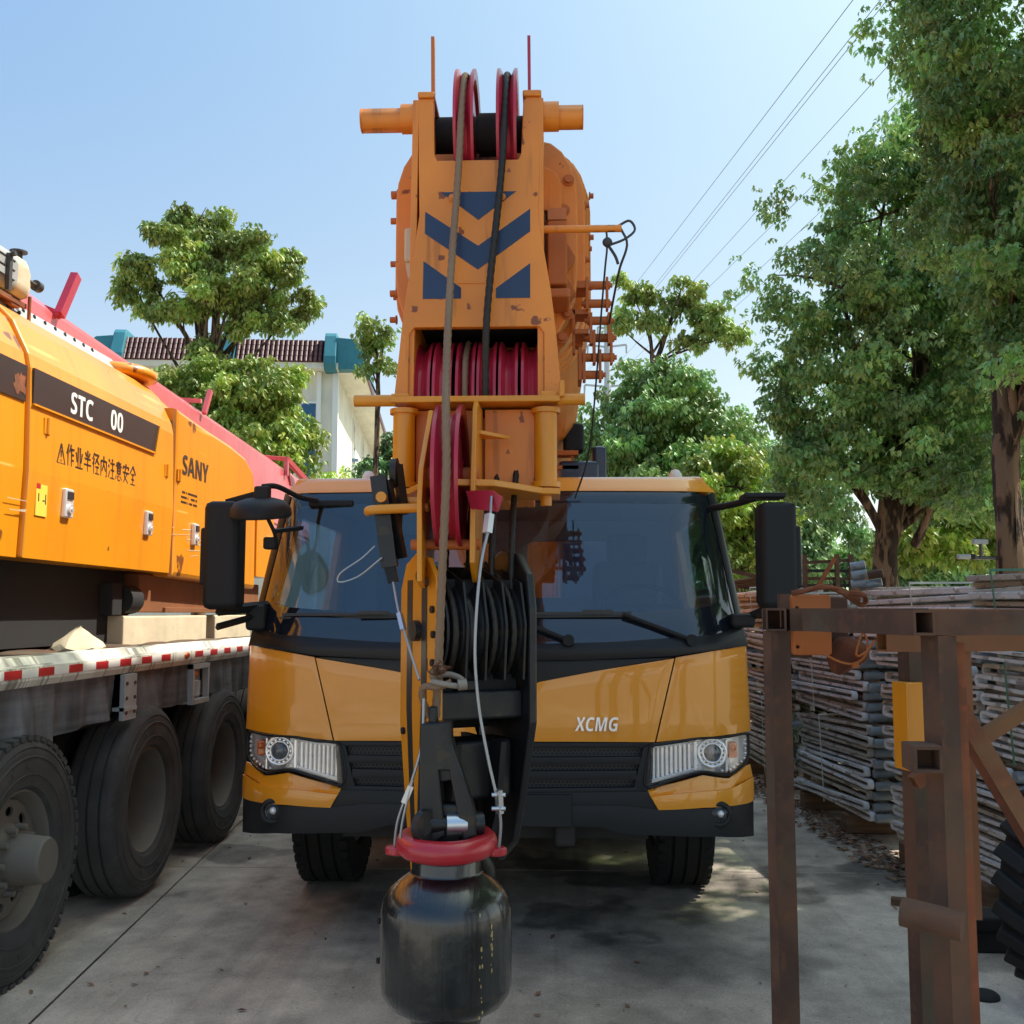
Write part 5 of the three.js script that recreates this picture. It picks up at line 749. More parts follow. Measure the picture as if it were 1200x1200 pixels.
for (const [i, x, z, a, w] of [[0, 2.12, -5.6, 0.5, 'short pale wooden batten beside the big tyre'], [1, 2.16, -5.9, 0.2, 'thin wooden batten under the nearest bundle end']]) solo('wooden_batten', w, 'batten', [x, 0, z], box(-0.03, 0.03, 0, 0.035, -0.28, 0.28).rotateY(a + i).translate(x, 0.002, z), M.timber);

// ---------------------------------------------------------------- bundles of folded steel braces
{
  const YAW = 5.4 * RAD, faceX = (z) => 2.32 + (z + 6.93) * 0.095;
  const loopGeo = (L, h, bar_, w) => { const g = prep(ext(rrect(-L, 0, 0, h, h * 0.48), 0, w, 0, [rrect(-L + bar_, -bar_, bar_, h - bar_, (h - 2 * bar_) * 0.45)]).rotateY(Math.PI / 2).applyMatrix4(new THREE.Matrix4().makeScale(1, 1, 1))); return boxUV(g.translate(0, 0, 0)); };
  // rotateY(90): x (negative) becomes +z ... so mirror it to run towards -z from the near end
  const flip = (g) => { g.applyMatrix4(new THREE.Matrix4().makeRotationY(Math.PI)); return g; };
  const variants = [[0.064, 0.019], [0.058, 0.018], [0.070, 0.021]].map(([h, b]) => [1.42, 1.50, 1.36, 0.86].map((L) => flip(loopGeo(L, h, b, 0.042)).translate(0.042, 0, 0)));
  const tubeGeo = boxUV(prep(creased(latheX([[0.001, -0.25], [0.030, -0.25], [0.032, -0.24], [0.032, -0.14], [0.026, -0.13], [0.026, -0.11], [0.032, -0.10], [0.032, 0.04], [0.026, 0.05], [0.026, 0.07], [0.032, 0.08], [0.032, 0.25], [0.001, 0.25]], 12), 40)));
  const longGeo = [0.030, 0.042, 0.036].map((h) => boxUV(prep(new RoundedBoxGeometry(0.06, h, 1.72, 1, 0.008).translate(0.03, h / 2, -0.86))));
  function bundle(z, y, H, L, kind, label, off, strapAt, green, seedN) {
    seed = seedN * 977 + 5;
    const o = thing('steel_bundle', label, 'steel bundle', [faceX(z) + off, y, z], 'bundles of grey steel stacked along the yard edge');
    o.rotation.y = YAW;
    const add = (name, geo, mat, p, rx = 0, ry = 0, s) => { const m = shade(new THREE.Mesh(geo, mat)); m.name = name; m.position.set(...p); m.rotation.set(rx, ry, 0); if (s) m.scale.set(...s); o.add(m); return m; };
    const inner = []; let yy = 0, k = 0; const tiltTot = rr(-0.02, 0.03), li = L > 1.65 ? 1 : L > 1.55 ? 0 : L > 1.2 ? 2 : 3;
    while (yy < H - 0.05) {
      if (kind === 'long') {
        const g = longGeo[k % 3 === 0 ? 1 : rnd() * 3 | 0], h = rr(0.036, 0.058);
        add('bar', g, M.steel[rnd() * 3 | 0], [rr(-0.03, 0.03), yy, rr(-0.08, 0.06)], rr(-0.022, 0.022), rr(-0.015, 0.015));
        for (let q = 1; q < 5; q++) inner.push(g.clone().rotateX(rr(-0.02, 0.02)).translate(q * 0.085 + rr(-0.01, 0.01), yy + rr(-0.008, 0.008), rr(-0.15, 0.12)));
        yy += h;
      } else {
        const vi = rnd() * 3 | 0, g = variants[vi][li], h = [0.064, 0.058, 0.070][vi], zo = rr(-0.07, 0.05), tl = tiltTot + rr(-0.03, 0.03), mt = M.steel[rnd() < 0.6 ? 0 : rnd() * 3 | 0];
        add('brace', g, mt, [rr(-0.04, 0.02), yy, zo], tl, rr(-0.022, 0.022));
        if (kind === 'tubes' || rnd() < 0.35) add('end_tube', tubeGeo, M.zinc, [0.262 + rr(-0.01, 0.03), yy + h * 0.5, zo + 0.045 + rr(-0.015, 0.015)]);
        for (let q = 1; q < 4; q++) inner.push(g.clone().rotateX(tl + rr(-0.01, 0.01)).translate(q * 0.13 + rr(-0.02, 0.02), yy, zo + rr(-0.05, 0.03)));
        yy += h + rr(0.004, 0.012);
      }
      k++;
    }
    if (inner.length) { const m = add('inner_braces', mergeGeometries(inner), M.steel[2], [0, 0, 0]); m.userData.kind = 'stuff'; }
    const back = add('backing_bars', boxUV(prep(box(0.46, 0.52, 0.02, H - 0.04, -L + 0.1, -0.1))), M.dark, [0, 0, 0]); back.userData.kind = 'stuff';
    for (const sz of strapAt) add('strap', boxUV(prep(mergeGeometries([prep(bar([-0.032, -0.01, sz], [-0.034, H, sz - 0.06], 0.004, 0.014)), prep(bar([-0.034, H, sz - 0.06], [0.5, H + 0.004, sz - 0.06], 0.014, 0.004))]))), green ? M.strapGreen : M.strap, [0, 0, 0]);
    return o;
  }
  const ord = ['nearest', 'second', 'third', 'fourth', 'fifth', 'sixth'];
  [-5.65, -7.52, -9.40, -11.25, -13.1].forEach((z, i) => bundle(z, 0.15, [0.66, 0.66, 0.68, 0.60, 0.6][i], 1.70, i % 2 || i === 0 ? 'tubes' : 'plain', `${['nearest', 'second nearest', 'third', 'fourth', 'farthest'][i]} strapped bundle of folded grey steel braces in the bottom row on the sleepers`, 0.0, [[-1.15], [-0.85], [-0.5, -1.2], [-0.8], [-0.9]][i], i === 0, i + 1));
  [[-5.12, 0.92], [-6.12, 1.5], [-7.72, 1.62], [-9.42, 1.62], [-11.1, 1.62], [-12.8, 1.62]].forEach(([z, L], i) => bundle(z, [0.83, 0.83, 0.83, 0.86, 0.8, 0.8][i], [0.58, 0.60, 0.58, 0.60, 0.6, 0.6][i], L, ['tubes', 'plain', 'tubes', 'tubes', 'plain', 'plain'][i], `${ord[i]} bundle of folded grey steel braces from the front in the middle row`, 0.03 + (i % 2) * 0.04, [[-0.5], [-0.55], [-0.9], [], [-0.7], [-0.8]][i], i < 2, 20 + i));
  [[-4.55], [-6.32], [-8.15], [-9.95], [-11.8]].forEach(([z], i) => bundle(z, [1.44, 1.46, 1.45, 1.48, 1.44][i], [0.42, 0.36, 0.34, 0.40, 0.44][i], 1.72, 'long', `${ord[i]} bundle of long weathered bars from the front on top of the stack`, 0.10 + (i % 2) * 0.06, [[-1.3], [-0.7], [-0.9], [-0.8], []][i], i === 0, 40 + i));
  // a few short pipe ends on the top
  const pt = thing('pipe_stack', 'small heap of short grey and brown pipe ends on top of the steel stack', 'pipes', [2.42, 1.80, -8.1]);
  [[0, 0, 0], [0.0, 0.068, 0.02], [0.0, 0.136, -0.01], [0.12, 0.0, 0.0], [0.12, 0.07, 0.03]].forEach(([a, b, c], i) => part(pt, 'pipe', cyl([2.32 + a, 1.835 + b, -8.02 + c], [2.42 + a, 1.852 + b, -7.98 + c], 0.033, 14), i === 4 ? M.rust : M.zinc));
  for (const [i, z] of [[0, -5.9], [1, -6.9], [2, -7.9], [3, -8.8], [4, -9.8], [5, -10.7], [6, -11.8], [7, -12.9]]) solo('sleeper', `dark timber sleeper under the bottom steel bundles, ${['first', 'second', 'third', 'fourth', 'fifth', 'sixth', 'seventh', 'eighth'][i]} from the front`, 'sleeper', [faceX(z), 0, z], box(faceX(z) - 0.06, faceX(z) + 0.6, 0.003, 0.145, z - 0.07, z + 0.07, 0.012), M.timber, 'timber sleepers under the steel stack');
}
// dry leaves along the stack
{
  seed = 99;
  const lg = new THREE.BufferGeometry(); lg.setAttribute('position', new THREE.Float32BufferAttribute([-0.03, 0, 0, 0, 0.006, 0.014, 0.03, 0.002, 0, -0.03, 0, 0, 0.03, 0.002, 0, 0, 0.008, -0.014], 3)); lg.computeVertexNormals(); boxUV(lg);
  const litter = new THREE.InstancedMesh(lg, std({ color: lin(0.22, 0.13, 0.075), roughness: 1 }), 2600), d = new THREE.Object3D(), col = new THREE.Color();
  for (let i = 0; i < 2600; i++) {
    const far = i > 2480, z = far ? rr(-9, -3.2) : rr(-14, -4.9), x = far ? rr(-2.4, 2.0) : 2.32 + (z + 6.93) * 0.095 - 0.10 + (rnd() + rnd() - 1.1) * 0.24;
    d.position.set(x, 0.004 + rnd() * (far ? 0.002 : 0.012), z); d.rotation.set(rr(-0.3, 0.3), rr(0, 6.3), rr(-0.3, 0.3)); d.scale.setScalar(rr(0.5, 1.2) * (far ? 0.7 : 1)); d.updateMatrix(); litter.setMatrixAt(i, d.matrix);
    const k = rr(0.35, 1.5); litter.setColorAt(i, col.setRGB(k, k * rr(0.8, 1.05), k * 0.9));
  }
  shade(litter); litter.name = 'leaf_litter'; litter.userData = { label: 'brown dry leaves lying along the foot of the steel stack', category: 'leaf litter', kind: 'stuff' }; scene.add(litter);
}
// weeds in the stack
{
  const w = thing('weed', 'small green weed growing out of the second bottom steel bundle', 'weed', [2.07, 0.3, -8.95]);
  const g = []; seed = 5; for (let i = 0; i < 40; i++) { const q = new THREE.PlaneGeometry(0.03, 0.075).translate(0, 0.04, 0); q.rotateX(rr(0, 1.2)); q.rotateY(rr(0, 6.3)); g.push(q.translate(2.07 + rr(-0.08, 0.02), 0.3 + rr(0, 0.42), -8.95 + rr(-0.1, 0.1))); }
  part(w, 'leaf', g, phy({ color: lin(0.07, 0.14, 0.03), roughness: 0.9, transmission: 0.3 })).userData.kind = 'stuff';
  part(w, 'stem', [tube([[2.09, 0.25, -8.95], [2.06, 0.5, -8.93], [2.02, 0.72, -8.97]], 0.004, 5)], M.bark);
}
// ---------------------------------------------------------------- piles behind the stack
{
  seed = 77;
  const t = thing('timber_pile', 'untidy pile of reddish timber offcuts behind the right mirror', 'timber pile', [2.85, 0, -14.6]);
  for (let i = 0; i < 34; i++) { const y = 0.1 + (i % 17) * 0.125, x = 2.85 + rr(-0.35, 0.35), a = rr(-0.5, 0.5), b = rr(-0.15, 0.15); part(t, 'plank', bar([x - 0.6 * Math.cos(a), y - b, -14.6 + rr(-0.2, 0.4) - 0.4 * Math.sin(a)], [x + 0.6 * Math.cos(a), y + b, -14.2 + 0.4 * Math.sin(a)], 0.05, 0.09), i % 3 ? M.timber : M.rust); }
  const r = thing('steel_rack', 'dark rusty rack of bars with a leaning diagonal beyond the steel stack', 'rack', [3.45, 0, -13.2]);
  for (let i = 0; i < 12; i++) part(r, 'bar', bar([3.15, 1.2 + i * 0.095, -13.2 + rr(-0.05, 0.05)], [3.85, 1.2 + i * 0.095 + rr(-0.04, 0.04), -13.2], 0.035, 0.05), i % 2 ? M.rust : M.chassis);
  for (const x of [3.22, 3.62, 3.8]) part(r, 'upright', bar([x, 0, -13.12], [x, 2.35, -13.12], 0.05, 0.06), M.rust);
  part(r, 'diagonal', bar([3.2, 1.7, -13.05], [3.58, 2.3, -13.05], 0.045, 0.05), M.rustBright);
  const w = thing('warning_board', 'orange and black chevron board standing beside the bar rack', 'board', [3.98, 0, -13.3]);
  part(w, 'board', box(3.82, 4.14, 1.0, 2.15, -13.33, -13.27, 0.01), M.oldOrange);
  for (const y of [1.75, 2.02]) part(w, 'chevron', ext([[3.83, y], [3.98, y - 0.14], [4.13, y], [4.13, y + 0.09], [3.98, y - 0.05], [3.83, y + 0.09]], -13.27, -13.266), M.bandBlack);
  part(w, 'post', box(3.95, 4.01, 0, 1.0, -13.33, -13.27), M.rust);
}
{
  const c = thing('security_camera', 'small white security camera on an arm beside the right hand trunk', 'camera', [4.45, 2.0, -10.9]);
  part(c, 'housing', [box(4.42, 4.58, 2.33, 2.385, -10.95, -10.88, 0.015), box(4.24, 4.38, 2.175, 2.225, -10.9, -10.84, 0.015)], M.greyPaint);
  part(c, 'lens', [cyl([4.37, 2.20, -10.87], [4.42, 2.20, -10.87], 0.028, 12)], M.dark);
  part(c, 'arm', [cyl([4.42, 2.19, -10.9], [4.72, 2.19, -10.95], 0.02, 10), cyl([4.5, 2.19, -10.9], [4.5, 2.35, -10.9], 0.018, 10)], M.bandBlack);
}
// ---------------------------------------------------------------- trees
const leafGeo = (() => {
  seed = 31; const pos = [], N = 11;
  for (let i = 0; i < N; i++) {
    const g = [[0, 0, 0], [0.028, 0.006, 0.045], [0, -0.012, 0.105], [-0.028, 0.006, 0.045]].map((p) => V(...p));
    const e = new THREE.Euler(rr(0.1, 1.1), rr(0, 6.3), rr(-0.5, 0.5), 'YXZ'), o = V(rr(-1, 1), rr(-0.7, 0.7), rr(-1, 1)).multiplyScalar(0.085);
    const [a, b, c, d] = g.map((p) => p.applyEuler(e).add(o));
    for (const q of [a, b, c, a, c, d]) pos.push(q.x, q.y, q.z);
  }
  const g = new THREE.BufferGeometry(); g.setAttribute('position', new THREE.Float32BufferAttribute(pos, 3)); g.computeVertexNormals(); return boxUV(g);
})();
const leafMat = (r, g, b) => phy({ color: lin(r, g, b), roughness: 0.5, transmission: 0.5, thickness: 0, ior: 1.4 });
const LM = { mid: leafMat(0.28, 0.45, 0.17), dark: leafMat(0.24, 0.40, 0.17), bright: leafMat(0.38, 0.52, 0.12), yellow: leafMat(0.34, 0.45, 0.13) };
function foliage(blobs, dens, s, colVar = 0.35) {
  const ms = [], cs = [], d = new THREE.Object3D();
  for (const [x, y, z, R, q = 1] of blobs) {
    const K = Math.max(5, Math.round(15 * R * R * 1.2)), per = Math.round(dens * q * R * R * 60 / K);
    for (let k = 0; k < K; k++) {
      const u = rr(-0.75, 1), a = rr(0, 6.283), h = Math.sqrt(1 - u * u), rad = R * rr(0.45, 1.12), c = [x + rad * h * Math.cos(a), y + rad * u * 0.9, z + rad * h * Math.sin(a)], sr = rr(0.22, 0.42) * Math.sqrt(R), tone = rr(1 - colVar, 1 + colVar);
      for (let i = 0; i < per; i++) {
        const u2 = rr(-1, 1), a2 = rr(0, 6.283), h2 = Math.sqrt(1 - u2 * u2), r2 = sr * Math.cbrt(rnd()) * (rnd() < 0.12 ? 1.5 : 1);
        d.position.set(c[0] + r2 * h2 * Math.cos(a2) * 1.15, c[1] + r2 * u2 * 0.75, c[2] + r2 * h2 * Math.sin(a2) * 1.15);
        d.rotation.set(rr(-0.5, 0.5), rr(0, 6.283), rr(-0.5, 0.5)); d.scale.setScalar(s * rr(0.75, 1.3)); d.updateMatrix();
        ms.push(d.matrix.clone()); const t = tone * rr(0.75, 1.25); cs.push([t * rr(0.85, 1.25), t, t * rr(0.7, 1.1)]);
      }
    }
  }
  return [ms, cs];
}
let leafCount = 0;
function instanced(geo, mat, [ms, cs], name, base) {
  const m = new THREE.InstancedMesh(geo, mat, ms.length), t = new THREE.Matrix4().makeTranslation(-base.x, -base.y, -base.z), c = new THREE.Color();
  ms.forEach((q, i) => { m.setMatrixAt(i, t.clone().multiply(q)); m.setColorAt(i, c.setRGB(...cs[i])); });
  leafCount += ms.length; m.name = name; m.userData.kind = 'stuff'; return shade(m);
}
// crooked tapering limb
const limb = (a, b, r0, r1, bend = 0.15) => {
  a = P3(a); b = P3(b); const L = a.distanceTo(b), mid = a.clone().lerp(b, 0.5).add(V(rr(-1, 1), rr(0, 0.6), rr(-1, 1)).multiplyScalar(L * bend)), c = new THREE.QuadraticBezierCurve3(a, mid, b), n = Math.max(5, Math.ceil(L / 0.3)), g = new THREE.TubeGeometry(c, n, 1, 10, false), p = g.attributes.position;
  for (let i = 0; i <= n; i++) { const q = c.getPointAt(i / n), r = r0 + (r1 - r0) * (i / n); for (let j = 0; j <= 10; j++) { const k = i * 11 + j, w = r * (1 + 0.10 * Math.sin(j * 2.1 + i * 1.3)); p.setXYZ(k, q.x + (p.getX(k) - q.x) * w, q.y + (p.getY(k) - q.y) * w, q.z + (p.getZ(k) - q.z) * w); } }
  g.computeVertexNormals(); return g;
};
function tree(label, [x, z], r, fork, blobs, mat, dens, s, sd) {
  seed = sd;
  const o = thing('tree', label, 'tree', [x, 0, z]);
  const F = [x + rr(-0.1, 0.1), fork, z], geos = [limb([x, -0.05, z], F, r * 1.15, r * 0.85, 0.03), limb([x, -0.05, z], [x, 0.5, z], r * 1.5, r * 1.1, 0)];
  const top = blobs.reduce((a, b) => (b[1] > a[1] ? b : a));
  geos.push(limb([F[0], F[1] - 0.12, F[2]], [top[0], top[1], top[2]], r * 0.86, r * 0.14, 0.08), limb([F[0], F[1] - 0.15, F[2]], [blobs[0][0] + 0.3, blobs[0][1] - 0.3, blobs[0][2]], r * 0.72, r * 0.15, 0.12));
  for (const b of blobs) {
    const far = Math.hypot(b[0] - F[0], b[2] - F[2]), from = [F[0] + (top[0] - F[0]) * 0.25 * rnd(), fork + Math.max(0, (b[1] - fork) * 0.3) * rnd(), F[2]];
    geos.push(limb(b[1] < fork ? F : from, [b[0], b[1], b[2]], r * 0.36, r * 0.10)); void far;
    for (let i = 0; i < 4; i++) geos.push(limb([b[0], b[1], b[2]], [b[0] + rr(-1, 1) * b[3] * 0.8, b[1] + rr(-0.3, 0.8) * b[3], b[2] + rr(-1, 1) * b[3] * 0.8], r * 0.12, r * 0.04));
  }
  part(o, 'trunk', geos, M.bark);
  const cr = instanced(leafGeo, mat, foliage(blobs, dens, s), 'crown', o.position); o.add(cr);
  return o;
}
tree('large dense dark green tree behind the steel stack, its trunk seen past the frame beam', [5.15, -16], 0.21, 2.6,
  [[5.3, 7.9, -16, 1.5], [4.5, 6.6, -15.6, 1.25], [6.2, 7.0, -16.4, 1.5], [4.35, 5.2, -16, 1.15], [5.5, 5.4, -15.4, 1.4], [6.7, 5.2, -16, 1.35], [4.55, 3.9, -15.8, 1.1], [5.7, 3.8, -15.3, 1.1], [6.7, 3.6, -16.2, 1.0], [5.7, 8.8, -16.2, 0.6], [4.1, 4.4, -16.6, 0.8], [6.5, 8.7, -16.2, 1.25], [7.6, 7.9, -16.4, 1.2], [7.7, 6.4, -16.2, 1.1], [6.4, 9.5, -16.4, 0.7], [7.0, 9.9, -16.5, 0.9], [7.6, 5.0, -16.6, 0.9]], LM.mid, 9.5, 0.95, 11);
tree('tall tree at the right edge with a thick bark trunk and overhanging branches', [4.90, -11], 0.155, 3.5,
  [[5.7, 9.4, -11, 1.7], [4.75, 7.9, -11.2, 0.9], [6.3, 7.4, -11, 1.35], [5.3, 6.5, -11.6, 1.0], [4.35, 8.6, -10.8, 0.65], [6.0, 5.3, -10.4, 0.95], [6.6, 10.8, -11.5, 1.6], [4.95, 5.5, -10.4, 0.75], [4.5, 7.0, -10.9, 0.6], [5.6, 4.2, -10.3, 0.55], [4.75, 6.6, -10.1, 0.7], [5.0, 4.7, -10.2, 0.55], [5.3, 8.4, -9.9, 0.9], [4.2, 7.6, -10.6, 0.5], [4.55, 4.9, -9.9, 0.6], [4.35, 5.6, -9.9, 0.6], [4.75, 4.05, -9.9, 0.6], [5.0, 3.6, -10.2, 0.4, 0.7], [4.9, 5.0, -9.7, 0.6], [4.7, 6.2, -9.9, 0.6]], LM.mid, 12.5, 0.76, 12);
tree('tree standing out of frame at the right whose shade falls on the concrete', [5.9, -6.2], 0.22, 3.0,
  [[5.6, 7.0, -6.0, 1.5], [5.1, 5.4, -5.6, 1.3], [6.4, 8.2, -6.2, 1.6], [6.8, 5.6, -5.4, 1.5], [5.2, 8.0, -6.6, 1.1], [6.0, 6.6, -4.6, 1.5], [5.3, 4.2, -5.8, 1.0], [5.4, 5.8, -7.5, 0.9, 0.16], [5.7, 7.0, -8.2, 1.0, 0.13], [5.6, 4.3, -7.4, 0.8, 0.4], [5.4, 10.3, -7.3, 1.5, 2.4], [5.9, 10.2, -8.9, 1.3, 1.6], [5.2, 9.6, -5.5, 1.2, 2]], LM.mid, 8, 1.3, 13);
tree('tree farther out of frame at the right beside the camera position', [5.8, -2.4], 0.22, 3.0,
  [[5.6, 7.2, -2.6, 1.7], [5.0, 5.6, -3.2, 1.3], [6.4, 8.6, -2.2, 1.7], [6.8, 6.0, -1.4, 1.5], [5.2, 7.6, -4.0, 1.4], [6.0, 7.0, -0.6, 1.5], [5.4, 4.4, -3.0, 1.3], [5.6, 4.2, -1.0, 1.2]], LM.mid, 8, 1.3, 14);
tree('round green tree right of the crane boom with sunlit flanks', [2.5, -22], 0.17, 2.4,
  [[2.25, 6.2, -22, 1.15], [1.5, 5.2, -22, 1.1], [3.0, 5.2, -22.3, 1.2], [0.95, 4.3, -22, 0.9], [2.3, 4.4, -21.5, 1.2], [3.7, 4.2, -22, 1.0], [3.0, 3.2, -21.6, 1.1], [1.6, 3.3, -21.8, 1.0], [4.2, 3.4, -22.2, 0.7]], LM.mid, 8, 1.35, 15);
tree('low bright yellow green tree just beside the right mirror of the crane', [3.55, -19.5], 0.13, 2.3,
  [[3.3, 4.0, -19.5, 0.8], [3.8, 3.2, -19.3, 0.75], [3.0, 3.2, -19.6, 0.7], [3.7, 4.6, -19.8, 0.5], [4.2, 2.6, -19.5, 0.5], [3.4, 2.5, -19.2, 0.5]], LM.bright, 10, 1.2, 16);
tree('thin tall tree with two separate leafy clumps against the sky', [2.6, -26], 0.10, 7.8,
  [[2.2, 9.7, -26, 0.6, 0.6], [2.6, 9.2, -26, 0.45, 0.6], [3.55, 9.5, -26, 0.5, 0.6], [4.1, 8.9, -26, 0.6, 0.6], [3.4, 9.9, -26, 0.3, 0.6], [4.75, 8.7, -26, 0.4, 0.6], [1.9, 8.9, -26, 0.4, 0.6], [3.7, 8.5, -26, 0.35, 0.6]], LM.yellow, 9, 1.5, 17);
tree('hazy dark tree in the gap between the two nearer crowns', [7.2, -34], 0.2, 3.0,
  [[7.0, 6.4, -34, 1.4], [7.9, 5.4, -34, 1.4], [6.4, 5.0, -34, 1.3], [7.3, 3.8, -34, 1.6], [8.8, 4.2, -34, 1.4]], LM.dark, 7, 2.0, 18);
tree('sunlit light green tree behind the right hand trunk', [9.4, -21], 0.2, 2.6,
  [[9.2, 4.6, -21, 1.3], [8.2, 4.0, -20, 1.1], [10.4, 4.2, -21.5, 1.5], [8.6, 3.0, -19.6, 0.9], [7.4, 3.2, -18.8, 0.8], [6.6, 2.9, -18.3, 0.75], [7.0, 3.9, -18.6, 0.7], [10.6, 6.4, -23.4, 1.5], [9.3, 6.6, -23.4, 1.3]], LM.bright, 9, 1.5, 19);
tree('tall tree with a spreading open crown above the left crane', [-6.9, -20], 0.13, 5.6,
  [[-7.2, 9.3, -20, 0.55], [-6.8, 9.55, -20.3, 0.4], [-7.5, 8.8, -19.7, 0.6], [-8.2, 8.55, -20, 0.45], [-8.4, 8.15, -20.2, 0.35], [-7.9, 7.85, -20.2, 0.45], [-7.4, 8.2, -20.6, 0.5], [-7.3, 7.55, -19.8, 0.4], [-6.6, 8.7, -20, 0.6], [-6.0, 8.9, -19.8, 0.45], [-5.9, 8.3, -20, 0.6], [-5.3, 8.45, -20, 0.4], [-5.2, 7.95, -20.2, 0.45], [-5.8, 7.6, -20, 0.4], [-5.4, 7.35, -20, 0.3], [-6.5, 7.9, -19.6, 0.5], [-6.9, 6.8, -20, 0.35], [-6.3, 7.3, -20.1, 0.3]], LM.yellow, 13, 1.15, 20);
tree('broad bushy green tree in front of the pale building', [-5.5, -18], 0.16, 2.4,
  [[-5.05, 5.6, -18, 0.75], [-5.7, 5.2, -18, 0.8], [-6.7, 5.1, -18.2, 0.8], [-4.8, 4.9, -18, 0.6], [-5.3, 4.4, -17.6, 0.85], [-6.2, 4.3, -17.8, 0.9], [-7.1, 4.3, -18, 0.8], [-4.65, 3.8, -18, 0.65], [-5.2, 3.3, -17.6, 1.0], [-6.6, 3.2, -18, 1.0], [-7.1, 5.5, -18.2, 0.6], [-6.0, 5.6, -18.4, 0.6]], LM.bright, 12, 1.15, 21);
tree('slim sparse tree against the sky left of the boom', [-4.1, -24], 0.07, 6.6,
  [[-4.2, 8.5, -24, 0.35, 0.7], [-4.5, 8.0, -24, 0.3, 0.7], [-3.9, 8.2, -24, 0.3, 0.7], [-4.0, 7.5, -24, 0.28, 0.7], [-4.4, 7.4, -24, 0.25, 0.6]], LM.yellow, 9, 1.35, 22);
tree('dark bush shaped tree between the building and the crane cab', [-4.6, -26], 0.13, 2.5,
  [[-4.1, 5.7, -26, 0.6], [-4.5, 5.0, -26, 0.65], [-3.8, 5.0, -26, 0.8], [-4.4, 4.2, -25.6, 0.9], [-3.4, 4.4, -26, 0.8]], LM.dark, 11, 1.4, 23);
{ // the distant belt of trees that closes the view
  seed = 41; const bl = []; for (let i = 0; i < 46; i++) bl.push([-28 + i * 1.6 + rr(-0.5, 0.5), rr(1.2, 4.2), -52 + rr(-3, 3), rr(1.6, 2.3)]);
  const m = instanced(leafGeo, LM.dark, foliage(bl, 3.2, 3.6), 'distant_trees', V(0, 0, 0)); m.userData = { label: 'distant belt of trees along the horizon', category: 'trees', kind: 'stuff' }; scene.add(m);
}
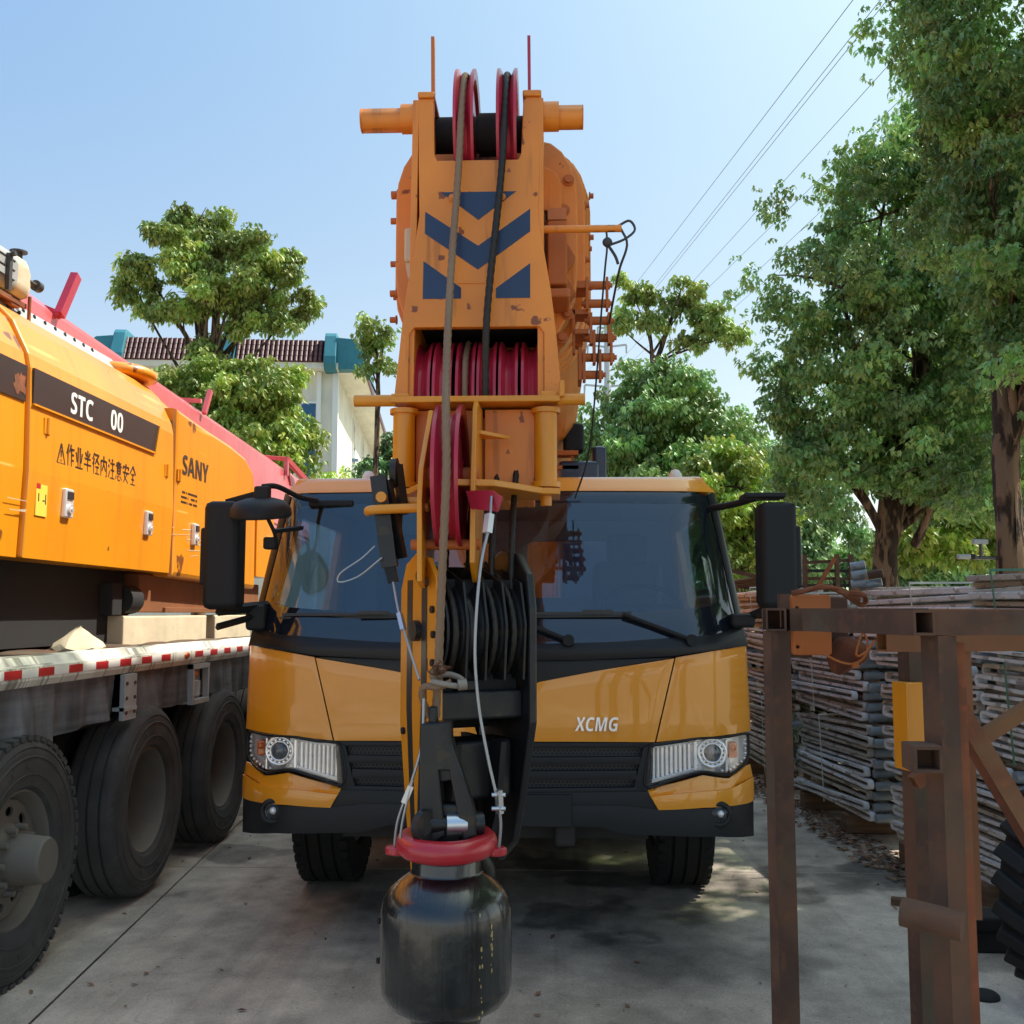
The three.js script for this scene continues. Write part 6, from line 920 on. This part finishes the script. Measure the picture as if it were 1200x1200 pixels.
// ---------------------------------------------------------------- building at the left
{
  const Bd = thing('building', 'pale building with a dark red tiled parapet and teal corner blocks behind the trees', 'building', [-5.9, 0, -28]);
  Bd.rotation.y = 6 * RAD;
  const b = Bd.position, P = (n, g, m, l) => part(Bd, n, [g].flat(9).map((q) => q.translate(b.x, b.y, b.z)), m, l);
  const W = P('wall', [box(-6.6, 0, 0, 8.55, -17, 0)], M.plaster);
  P('eave', [box(-6.6, 0.05, 8.30, 8.46, -0.2, 0.45), box(0.0, 0.75, 8.28, 8.40, -17.3, 0.0)], M.plaster);
  P('gutter', box(0.75, 0.80, 8.26, 8.44, -17.3, 0.0), M.roofTile);
  const tiles = []; for (let r = 0; r < 4; r++) for (let i = 0; i < 42; i++) { const x = -5.72 + i * 0.132; if (Math.abs(x + 2.93) < 0.24) continue; const y0 = 8.47 + r * 0.165, z0 = 0.46 - r * 0.085; tiles.push(cyl([x, y0, z0 + 0.012], [x, y0 + 0.175, z0 - 0.078], 0.062, 8, 0.052)); }
  P('roof', box(-5.8, -0.3, 8.46, 9.10, -0.5, 0.12), M.roofTile);
  P('roof_tiles', tiles, M.roofTile).userData.kind = 'stuff';
  P('roof_ridge', box(-5.8, -0.3, 9.10, 9.16, -0.3, 0.16, 0.02), M.roofTile);
  for (const [x0, x1] of [[-6.05, -5.72], [-3.10, -2.76], [-0.33, 0.0]]) P('corner_block', extX([[-0.6, 8.25], [0.42, 8.25], [0.58, 8.42], [0.58, 8.62], [0.30, 9.25], [0.18, 9.36], [-0.6, 9.36]], x0, x1, 0.02), M.teal);
  P('corner_block', ext([[0, 8.30], [0.74, 8.32], [0.74, 8.86], [0.52, 9.16], [0, 9.20]], -4.5, 0.36, 0.02), M.teal);
  P('corner_block', ext([[-6.05, 8.30], [-6.8, 8.32], [-6.8, 8.86], [-6.5, 9.12], [-6.05, 9.16]], -4.5, 0.36, 0.02), M.teal);
  P('pilaster', [box(-0.12, 0.03, 0, 8.28, -0.12, 0.06), box(-0.55, -0.44, 0, 8.28, -0.1, 0.10)], M.whitePaint);
  for (const [x0, x1, y0, y1] of [[-0.98, -0.58, 5.0, 7.4], [-2.4, -1.5, 5.0, 7.4], [-4.4, -3.4, 5.0, 7.4], [-5.9, -5.0, 5.0, 7.4]]) { const w = P('window', box(x0 - 0.06, x1 + 0.06, y0 - 0.06, y1 + 0.06, -0.02, 0.03), M.whitePaint); part(w, 'pane', box(x0, x1, y0, y1, 0.0, 0.036).translate(b.x, b.y, b.z), M.winBlue); }
  for (const z of [-5.2, -9, -12.8]) { const w = P('window', [box(-0.02, 0.05, 5.2, 7.7, z - 0.30, z + 0.30), cyl([-0.02, 7.7, z], [0.05, 7.7, z], 0.30, 20)], M.whitePaint); part(w, 'pane', [box(0.0, 0.056, 5.25, 7.7, z - 0.24, z + 0.24), cyl([0.0, 7.7, z], [0.056, 7.7, z], 0.24, 20), box(0.0, 0.2, 6.5, 6.6, z - 0.32, z + 0.32)].map((q) => q.translate(b.x, b.y, b.z)), M.winBlue); }
  void W;
}
// ---------------------------------------------------------------- power line
{
  const P0 = thing('utility_pole', 'grey power pole with crossarms far behind the crane', 'utility pole', [3.45, 0, -60]);
  part(P0, 'pole', cyl([3.45, 0, -60], [3.45, 18.7, -60], 0.26, 14, 0.17), M.poleGrey);
  for (const [y, w] of [[18.5, 0.55], [17.4, 1.15], [15.0, 1.35]]) {
    const c = part(P0, 'crossarm', [bar([3.45 - w, y + 0.05, -60], [3.45, y - 0.08, -60.0], 0.10, 0.12), bar([3.45 + w, y + 0.05, -60], [3.45, y - 0.08, -60.0], 0.10, 0.12)], M.poleGrey);
    part(c, 'insulator', [-w, w].map((q) => cyl([3.45 + q, y - 0.45, -60], [3.45 + q, y + 0.02, -60], 0.06, 8)), M.poleGrey);
  }
}
{
  const ord = ['leftmost', 'second from the left', 'third from the left', 'fourth from the left', 'fifth from the left', 'sixth from the left', 'rightmost'];
  const runs = [[[1.023, 16.561, -64.0], [5.589, 12.389, -16.0]], [[2.147, 16.551, -64.0], [6.049, 12.377, -16.0]], [[2.282, 16.55, -64.0], [6.168, 12.374, -16.0]], [[3.67, 16.538, -64.0], [7.211, 12.348, -16.0]], [[4.346, 16.532, -64.0], [8.17, 12.324, -16.0]], [[6.122, 16.517, -64.0], [8.868, 12.307, -16.0]], [[6.742, 16.512, -64.0], [9.601, 12.288, -16.0]]];
  runs.forEach(([a, b], i) => { const A = V(...a), B = V(...b), E = B.clone().add(B.clone().sub(A).multiplyScalar(0.3)), m = A.clone().lerp(E, 0.5); m.y -= 0.05;
    solo('power_line', `thin overhead power line crossing the sky above the right trees, ${ord[i]}`, 'power line', a, tube([a, m, E], 0.0075, 5, 12), M.powerWire, 'overhead power lines'); });
}
renderer.render(scene, camera);
console.log('leaf clusters', leafCount);
